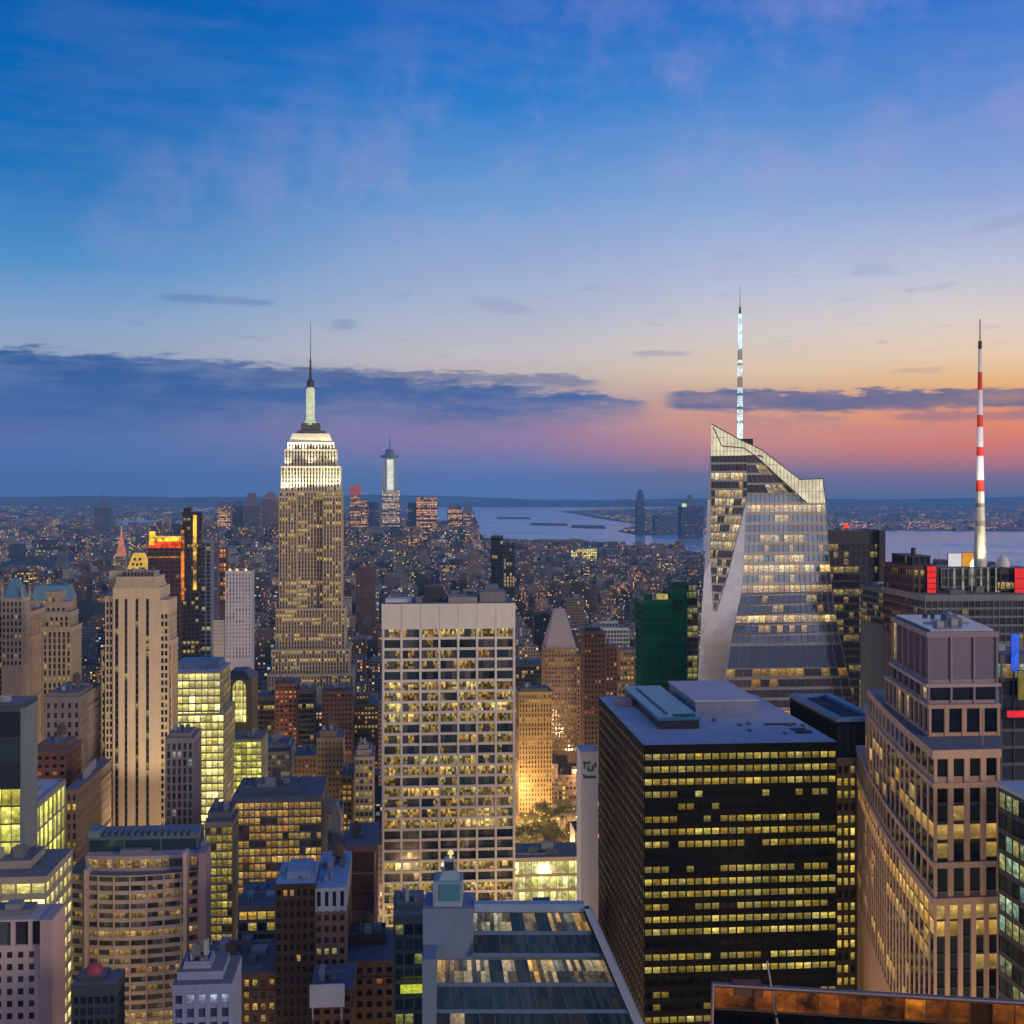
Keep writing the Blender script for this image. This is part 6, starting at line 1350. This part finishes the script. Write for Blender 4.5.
def lot_mesh(m, P, h, r1, r2, r3, y0, seed):
    tn = list(TINTS)[int(r1*len(TINTS)) % len(TINTS)]; base = TINTS[tn]; k = .8+.5*r2
    wt = tuple(c_*k for c_ in base); ou = 40*seed; rr = random.Random(seed)
    kind = 0 if r3 < .72 else (2 if r3 < .86 else 3)
    cu, cv = (3.2, 3.7) if y0 < 2600 else (5.0, 4.5) if y0 < 4500 else (8, 6)
    m.tint = wt
    setb = h > 38 and r2 > .35
    def lev(poly, za, zb):
        m.tint = wt; n0 = len(m.f); m.prism(poly, za, zb, kind, 1, (cu, cv, ou, 0))
        rt = rr.choice([(.10,.10,.12), (.16,.17,.21), (.24,.26,.32), (.07,.07,.08), (.20,.16,.15)]); nn_ = len(poly)
        for q in range(4): m.col[-1-q] = rt+(1.0,)
        # parapet upstand and roof clutter
        m.tint = wt
        A, B = poly, inset(poly, .8)
        for i in range(4):
            j = (i+1) % 4; m.prism([A[i], A[j], B[j], B[i]], zb+.003, zb+1.1, 1)
    if setb:
        z1 = h*(.55+.2*r1); lev(P, 0, z1); ins = 3+4*r3; W_ = math.dist(P[0], P[1]); D_ = math.dist(P[1], P[2])
        if min(W_, D_) > 4*ins:
            Q = inset(P, ins); lev(Q, z1, h); last = Q
        else: last = P; z1 = h; m.tint = wt; m.prism(sub(P, .15, .85, .15, .85), z1-.1, h, kind, 1, (cu, cv, ou, 0)) 
    else: lev(P, 0, h); last = P
    if not setb or last is not P:
        for _ in range(3 if y0 < 2600 else 1):
            u, v = rr.uniform(.1, .6), rr.uniform(.1, .6); m.tint = rr.choice([wt, (.12,.12,.14), (.22,.23,.28)])
            m.prism(sub(last, u, u+rr.uniform(.1, .35), v, v+rr.uniform(.12, .35)), h+.005, h+rr.uniform(2.0, 5.5), 1)
        if rr.random() < .45 and y0 < 3500:
            c0 = sub(last, rr.uniform(.2, .8), 1, rr.uniform(.2, .8), 1)[0]; m.tint = (.10,.07,.055)
            m.tube((*c0, h+2.6), (*c0, h+6.2), 1.9, 1.8, 8, 1); m.tube((*c0, h+6.2), (*c0, h+7.6), 2.0, .1, 8, 1)
            for a in range(4): m.tube((c0[0]+1.3*math.cos(a*1.57), c0[1]+1.3*math.sin(a*1.57), h+.01), (c0[0]+1.3*math.cos(a*1.57), c0[1]+1.3*math.sin(a*1.57), h+2.7), .15, k=4, mi=1)
    return tn, setb
stuff = MB(); mats4 = [FW, FR, FWB, FWG]
for i, (y0, P, h, r1, r2, r3) in enumerate(LOTS):
    if i in INDIV:
        m = MB(); tn, setb = lot_mesh(m, P, h, r1, r2, r3, y0, i+3)
        o = m.build('city_building', mats4, None, (P[0][0], P[0][1], 0.0))
        size = 'low' if h < 22 else 'mid height' if h < 48 else 'tall'
        form = ('stepped ' if setb else 'flat roofed ')
        px = 512+F*P[0][0]/P[0][1]
        wn_ = {0: 'small warm windows', 2: 'many yellow windows', 3: 'glass bands'}[0 if r3 < .72 else (2 if r3 < .86 else 3)]
        tag(o, f'{size} {form}{tn} block, {wn_}, {landmark(px, y0)}', 'building', 'city buildings between the towers')
    elif y0 < 2600 or True:
        lot_mesh(stuff, P, h, r1, r2, r3, y0, i+3)
byl = {}
for o in list(bpy.data.objects):
    if o.name.startswith('city_building') and o.parent is None: byl.setdefault(o['label'], []).append(o)
for lb, os_ in byl.items():
    if 1 < len(os_) < 5:
        os_.sort(key=lambda o: o.location.x/o.location.y)
        nm_ = {2: ('left', 'right'), 3: ('left', 'middle', 'right'), 4: ('leftmost', 'midleft', 'midright', 'rightmost')}[len(os_)]
        for o, x_ in zip(os_, nm_): o['label'] = lb+', '+x_
so_ = stuff.build('distant_city_blocks', mats4)
tag(so_, 'mass of low and mid height city buildings filling the blocks to the harbour', 'city', kind='stuff')

# far shores: low blocks and lights
fs = MB(); lt = [MB(), MB(), MB()]; rf = random.Random(7)
def in_poly(x, y, P):
    c_ = False; n_ = len(P)
    for i in range(n_):
        (xa, ya), (xb, yb) = P[i], P[i-1]
        if (ya > y) != (yb > y) and x < (xb-xa)*(y-ya)/(yb-ya)+xa: c_ = not c_
    return c_
NJ = [G(1500, 545), G(1024, 531), G(900, 530), G(833, 532), G(715, 533), G(640, 535), G(618, 531), G(640, 524), G(600, 518.5), G(560, 511), G(640, 508), (2800, 19500), (2000, 26500), (25000, 26500), (25000, 5000)]
for k in range(7600):
    Yf = 3600/(rf.uniform(3600/21000, 1)) if k % 2 else rf.uniform(3600, 12000)
    px = rf.uniform(-80, 1104); x = wx(px, Yf)
    if in_poly(x, Yf, BAY) or not (in_poly(x, Yf, BK) or in_poly(x, Yf, NJ)): continue
    sz = rf.uniform(14, 40)*(1+Yf/9000); hh = rf.choice([8, 10, 12, 15, 20, 28, 45 if rf.random() < .3 else 14])*rf.uniform(.8, 1.3)
    if px > 480: hh = min(hh, 22)
    c_ = rf.choice(list(TINTS.values())); fs.tint = tuple(v*rf.uniform(.8, 1.5) for v in c_)
    P = [(x, Yf), (x+sz, Yf+sz*.08), (x+sz*.92, Yf+sz*1.1), (x-sz*.08, Yf+sz)]
    fs.prism(P, -.4, hh, rf.choice([0, 0, 0, 2]), 1, (9, 7, 40*k, 0))
o = fs.build('far_shore_buildings', mats4); tag(o, 'hazy low buildings across the rivers out to the hills', 'city', kind='stuff')
for k in range(7000):
    if rf.random() < .35: Yf = rf.uniform(3600, 9000)
    else: Yf = rf.uniform(7000, 20000)
    px = rf.uniform(0, 1024); x = wx(px, Yf)
    cl = math.sin(px*.05+Yf*.0007)+math.sin(px*.013+Yf*.0013+2)
    if cl < .1 and rf.random() < .65: continue
    if not (in_poly(x, Yf, BK) or in_poly(x, Yf, NJ)): continue
    r = rf.uniform(.5, 1.5)*Yf/9000+.4; z = rf.uniform(10, 24)
    m = rf.choices(lt, [5, 2, 1.2])[0]
    m.tube((x, Yf, z-r), (x, Yf, z+r), r, r*.6, 5)
for k in range(520):
    px = rf.uniform(828, 1024); py = rf.choice([524.5, 527, 529.5])+rf.uniform(-1.2, 1.0); x, Yf = G(px, py)
    if math.sin(px*.09)+rf.random() < .4: continue
    r = rf.uniform(.7, 1.8)*Yf/9000+.5; rf.choices(lt, [5, 4, 1])[0].tube((x, Yf, 14-r), (x, Yf, 14+r), r*1.5, r, 5)
for m, nm, mt, lb in zip(lt, ('amber_lights', 'white_lights', 'red_lights'), (lamp('town_amber', (255,150,90), 1.9), lamp('town_white', (255,214,190), 1.7), lamp('town_red', (255,80,70), 1.7)), ('amber', 'pale', 'red')):
    tag(m.build('distant_'+nm, mt), lb+' pinpricks of street light across the far shores', 'lights', kind='stuff')

dots = [MB(), MB(), MB()]; rd = random.Random(99)
for k in range(2300):
    Yf = rd.uniform(1000, 6900); px = rd.uniform(0, 1024) if rd.random() < .4 else rd.uniform(0, 640); x = wx(px, Yf)
    if k % 2: a_ = rd.choice(AVES[2:]); v_ = rd.uniform(900, 6000); x, Yf = gp(a_+rd.choice([-10, 10]), v_); px = 512+F*x/Yf
    if in_poly(x, Yf, shore):
        v_ = round(-x*ST*0+Yf/SW)*SW
        z = rd.choice([7, 9, 12, 20, 30])*rd.uniform(.8, 1.2); r = rd.uniform(.35, .9)*(.5+Yf/5000)
        if any(bb_[0]-3 < x < bb_[1]+3 and bb_[2]-3 < Yf < bb_[3]+3 for (_, _, _, _, bb_) in ((0, 0, 0, 0, hb) for hb in HB)): continue
        rd.choices(dots, [6, 2, 1])[0].tube((x, Yf, z-r), (x, Yf, z+r), r, r*.6, 5)
for m, nm, mt, lb in zip(dots, ('street_lights', 'window_lights', 'signal_lights'), (MATS['town_amber'], MATS['town_white'], MATS['town_red']), ('amber', 'pale', 'red')):
    tag(m.build(nm, mt), lb+' light points scattered through the streets of the middle distance', 'lights', kind='stuff')
# rows of street lamps seen down in the blocks (one kind, near ones are things)
ml_post = wall('lamp_post', (.06,.06,.065), .5, .1, .5); ml_bulb = lamp('sodium', (255,168,70), 6.0)
def street_lamp_proto():
    e = empty('street_lamp', (0, 0, 0), 'x', 'street lamp'); m = MB(); m.tube((0,0,0), (0,0,8.6), .13, .08, 6); m.tube((0,0,8.5), (1.8,0,9.1), .07, .05, 5); m.build('pole', ml_post, e); m = MB(); m.dome((1.8,0,8.98), .32, .18, 8, 3); m.build('lamp_head', ml_post, e)
    m = MB(); m.tube((1.8,0,8.72), (1.8,0,8.97), .22, .3, 8); m.build('bulb', ml_bulb, e); return e
def car_proto(col, nm):
    e = empty('car', (0, 0, 0), 'x', 'car'); M = wall('car_'+nm, col, .3, .03, .5, spec=.6)
    m = MB(); P = [(-.9,-2.2), (.9,-2.2), (.9,2.2), (-.9,2.2)]; m.frustum(inset(P, .05), .35, P, .6, cap=True); m.frustum(P, .6, inset(P, .08), .95)
    m.build('body', M, e); m = MB(); C0 = [(-.82,-1.35), (.82,-1.35), (.82,1.2), (-.82,1.2)]; C1 = [(-.66,-.9), (.66,-.9), (.66,.7), (-.66,.7)]; m.frustum(C0, .94, C1, 1.42); m.build('cabin_glass', wall('car_glass', (.02,.02,.03), .1, .1, .5), e)
    for x in (-.82, .82):
        for y in (-1.4, 1.4): m = MB(); m.tube((x-.1, y, .33), (x+.1, y, .33), .33, k=12); m.build('wheel', wall('tyre', (.02,.02,.02), .9, .1, 1), e)
        m = MB(); m.tube((x*.75, 2.19, .68), (x*.75, 2.27, .68), .13, k=8); m.build('headlight', lamp('headlight', (255,236,200), 8.0), e)
        m = MB(); m.tube((x*.75, -2.25, .72), (x*.75, -2.19, .72), .12, k=8); m.build('tail_light', lamp('taillight', (255,30,16), 6.0), e)
    return e
def copy_tree(o, parent=None):
    c_ = o.copy(); COL.objects.link(c_)
    if parent: c_.parent = parent
    for ch in list(o.children): copy_tree(ch, c_)
    return c_
ALLB = sorted([(o[3], o[0], o[1], o[2], bbox(o[4])) for o in OCC]+[(l[0], min(512+F*p[0]/p[1] for p in l[1]), max(512+F*p[0]/p[1] for p in l[1]), min(EYE+(CZ-l[2])*F/p[1] for p in l[1]), bbox(l[1])) for l in LOTS])
def seen(x, y):
    px = 512+F*x/y; py = EYE+CZ*F/y
    if not (0 < px < 1024 and 0 < py < 1024): return False
    for (yn, a0, a1, ty, bb_) in ALLB:
        if yn > y: break
        if bb_[0] < x < bb_[1] and bb_[2] < y < bb_[3]: return False
        if a0 < px < a1 and ty < py: return False
    return True
rl = random.Random(12); lampp = None; nl = 0; cars = None; nc = 0
for a in AVES[3:10]:
    for k in range(150):
        v = 500+k*26; 
        for side in (-1, 1):
            x, y = gp(a+side*12.5, v)
            if nl < 150 and seen(x, y):
                if lampp is None: lampp = street_lamp_proto(); o = lampp
                else: o = copy_tree(lampp)
                o.location = (x, y, .15); o.rotation_euler = (0, 0, TH+(0 if side < 0 else math.pi)); nl += 1
                o['label'] = 'sodium street lamp on the kerb of the avenue, '+landmark(512+F*x/y, y); o['group'] = 'street lamps along the avenues'
        x, y = gp(a+rl.choice([-7.5, -3, 3, 7.5]), v+rl.uniform(-8, 8))
        if nc < 120 and seen(x, y):
            if cars is None: cars = [car_proto(c_, n_) for c_, n_ in (((.02,.02,.025), 'black'), ((.55,.36,.02), 'yellow'), ((.4,.4,.42), 'white'))]; first = [True]*3
            q = rl.randrange(3); o = cars[q] if first[q] else copy_tree(cars[q]); first[q] = False
            o.location = (x, y, .01); o.rotation_euler = (0, 0, TH+math.pi*(rl.random() < .6)); nc += 1
            o['label'] = ('black', 'yellow', 'white')[q]+' car driving on the avenue, '+landmark(512+F*x/y, y); o['group'] = 'cars on the avenues'
if cars:
    for q in range(3):
        if first[q]:
            for ch in list(cars[q].children): bpy.data.objects.remove(ch)
            bpy.data.objects.remove(cars[q])
print('lamps', nl, 'cars', nc, 'indiv', len(INDIV), 'lots', len(LOTS))

# ------------------------------------------------------------------ park: lawn, trees, lamps
pk_ = MB(); pk_.prism([(wx(505, 860), 850), (wx(598, 860), 852), (wx(594, 1080), 1005), (wx(508, 1080), 1003)], .151, .3)
tag(pk_.build('plaza', wall('plaza_gravel', (.26,.21,.15), .9, .25, .1, False)), kind='structure')
M_BARK = wall('bark', (.07,.05,.04), .9, .3, 1.0)
m_leaf, n, p = base_mat('foliage'); oi = n.node('ShaderNodeObjectInfo'); g = n.node('ShaderNodeNewGeometry'); a = n.noise(g.outputs['Position'], .8, 3, .6)
n._in(p.inputs['Base Color'], n.mix(n.mr(a, .3, .7), (.035,.05,.018,1), (.11,.10,.03,1))); p.inputs['Roughness'].default_value = .8
def tree_proto(seed):
    r = random.Random(seed); e = empty('plane_tree', (0, 0, 0), 'x', 'tree'); m = MB(); m.tube((0,0,0), (0,0,6), .42, .26, 7); tips = []
    for k in range(7):
        a = k*.9+r.random(); tip = (math.cos(a)*r.uniform(2.5, 4.5), math.sin(a)*r.uniform(2.5, 4.5), r.uniform(9, 14)); m.tube((0,0,r.uniform(4, 6)), tip, .17, .05, 5); tips.append(tip)
    m.build('trunk', M_BARK, e); m = MB()
    for t_ in tips+[(0, 0, 14)]:
        for q in range(3):
            c_ = Vector(t_)+Vector((r.gauss(0, 1.3), r.gauss(0, 1.3), r.gauss(0, 1.2)))
            for _ in range(60):
                d = Vector((r.gauss(0, 1), r.gauss(0, 1), r.gauss(0, .8))).normalized()*r.uniform(.4, 1.9); p0 = c_+d
                ax = Vector((r.gauss(0, 1), r.gauss(0, 1), r.gauss(0, 1))).normalized(); t1 = ax.orthogonal().normalized()*r.uniform(.25, .5); t2 = ax.cross(t1)*.8
                m.face([p0-t1, p0-t2, p0+t1, p0+t2])
    m.build('crown', m_leaf, e); return e
protos = [tree_proto(1), tree_proto(2), tree_proto(3)]; rt = random.Random(21); used = [False]*3; nt_ = 0; placed = []
for k in range(400):
    x = rt.uniform(wx(508, 900), wx(596, 900)); y = rt.uniform(858, 930) if rt.random() < .8 else rt.uniform(930, 995)
    if any((x-a)**2+(y-b_)**2 < 30 for a, b_ in placed) or nt_ >= 46: continue
    placed.append((x, y)); q = rt.randrange(3); o = protos[q] if not used[q] else copy_tree(protos[q]); used[q] = True; nt_ += 1
    o.location = (x, y, .29); s = rt.uniform(.8, 1.25); o.scale = (s, s, s); o.rotation_euler = (0, 0, rt.uniform(0, 6))
    o['label'] = 'leafy park tree in the lit plaza between white grid tower and black office tower'; o['group'] = 'trees in the park'
lp = None
for k in range(26):
    x = wx(512, 860)+(wx(592, 860)-wx(512, 860))*((k*7) % 26)/26; y = 855+(k*5.7) % 148
    if lp is None:
        lp = empty('park_lamp', (0, 0, 0), 'x', 'street lamp'); m = MB(); m.tube((0,0,0), (0,0,4.6), .1, .07, 6); m.build('pole', ml_post, lp); m = MB(); m.dome((0,0,4.85), .5, .5, 10, 4); m.tube((0,0,4.55), (0,0,4.86), .25, .5, 10); m.build('globe', lamp('park_globe', (255,190,90), 14.0), lp); o = lp
    else: o = copy_tree(lp)
    o.location = (x, y, .3); o['label'] = 'globe lamp glowing amber among the park trees'; o['group'] = 'park lamps'
    if k % 2 == 0:
        l = bpy.data.lights.new('park_lamp_light', 'POINT'); q = bpy.data.objects.new('park_lamp_light', l); COL.objects.link(q); q.location = (x, y, 6.5); l.energy = 12000; l.color = (1.0, .64, .27); l.shadow_soft_size = .6
for a in (-350, -214, 85, 360):
    for k in range(15):
        v = 300+k*68; x, y = gp(a, v); px = 512+F*x/y
        if -60 < px < 1090:
            l = bpy.data.lights.new('avenue_light', 'POINT'); q = bpy.data.objects.new('avenue_light', l); COL.objects.link(q); q.location = (x, y, 24); l.energy = 9e4; l.color = (1.0, .60, .26); l.shadow_soft_size = 1.0
for k in range(12):
    for u_ in (-290, -170, -120, -60, 0, 50, 150, 230):
        x, y = gp(u_, (k+4)*SW); px = 512+F*x/y
        if -60 < px < 1090:
            l = bpy.data.lights.new('cross_street_light', 'POINT'); q = bpy.data.objects.new('cross_street_light', l); COL.objects.link(q); q.location = (x, y, 22); l.energy = 7e4; l.color = (1.0, .62, .28); l.shadow_soft_size = 1.0
# a few strong street lights in the glowing avenue canyon at left
for k in range(6):
    l = bpy.data.lights.new('street_light', 'POINT'); q = bpy.data.objects.new('street_light', l); COL.objects.link(q)
    y = 640+k*70; q.location = (wx(98+k*1.5, y), y, 22); l.energy = 60000; l.color = (1.0, .55, .2); l.shadow_soft_size = 1.0

# ------------------------------------------------------------------ haze
mh = bpy.data.materials.new('haze'); mh.use_nodes = True; nh = NT(mh.node_tree); nh.n.clear()
oo = nh.node('ShaderNodeOutputMaterial'); vv = nh.node('ShaderNodeVolumePrincipled'); vv.inputs['Density'].default_value = 4.6e-5; vv.inputs['Color'].default_value = (.26, .62, 1.0, 1); vv.inputs['Anisotropy'].default_value = 0.0
nh.l.new(vv.outputs[0], oo.inputs['Volume'])
m = MB(); m.box(-27000, 27000, -400, 29500, -9, 620); hz = m.build('haze', mh); tag(hz, 'thin blue evening haze over the whole city', 'haze', kind='stuff')
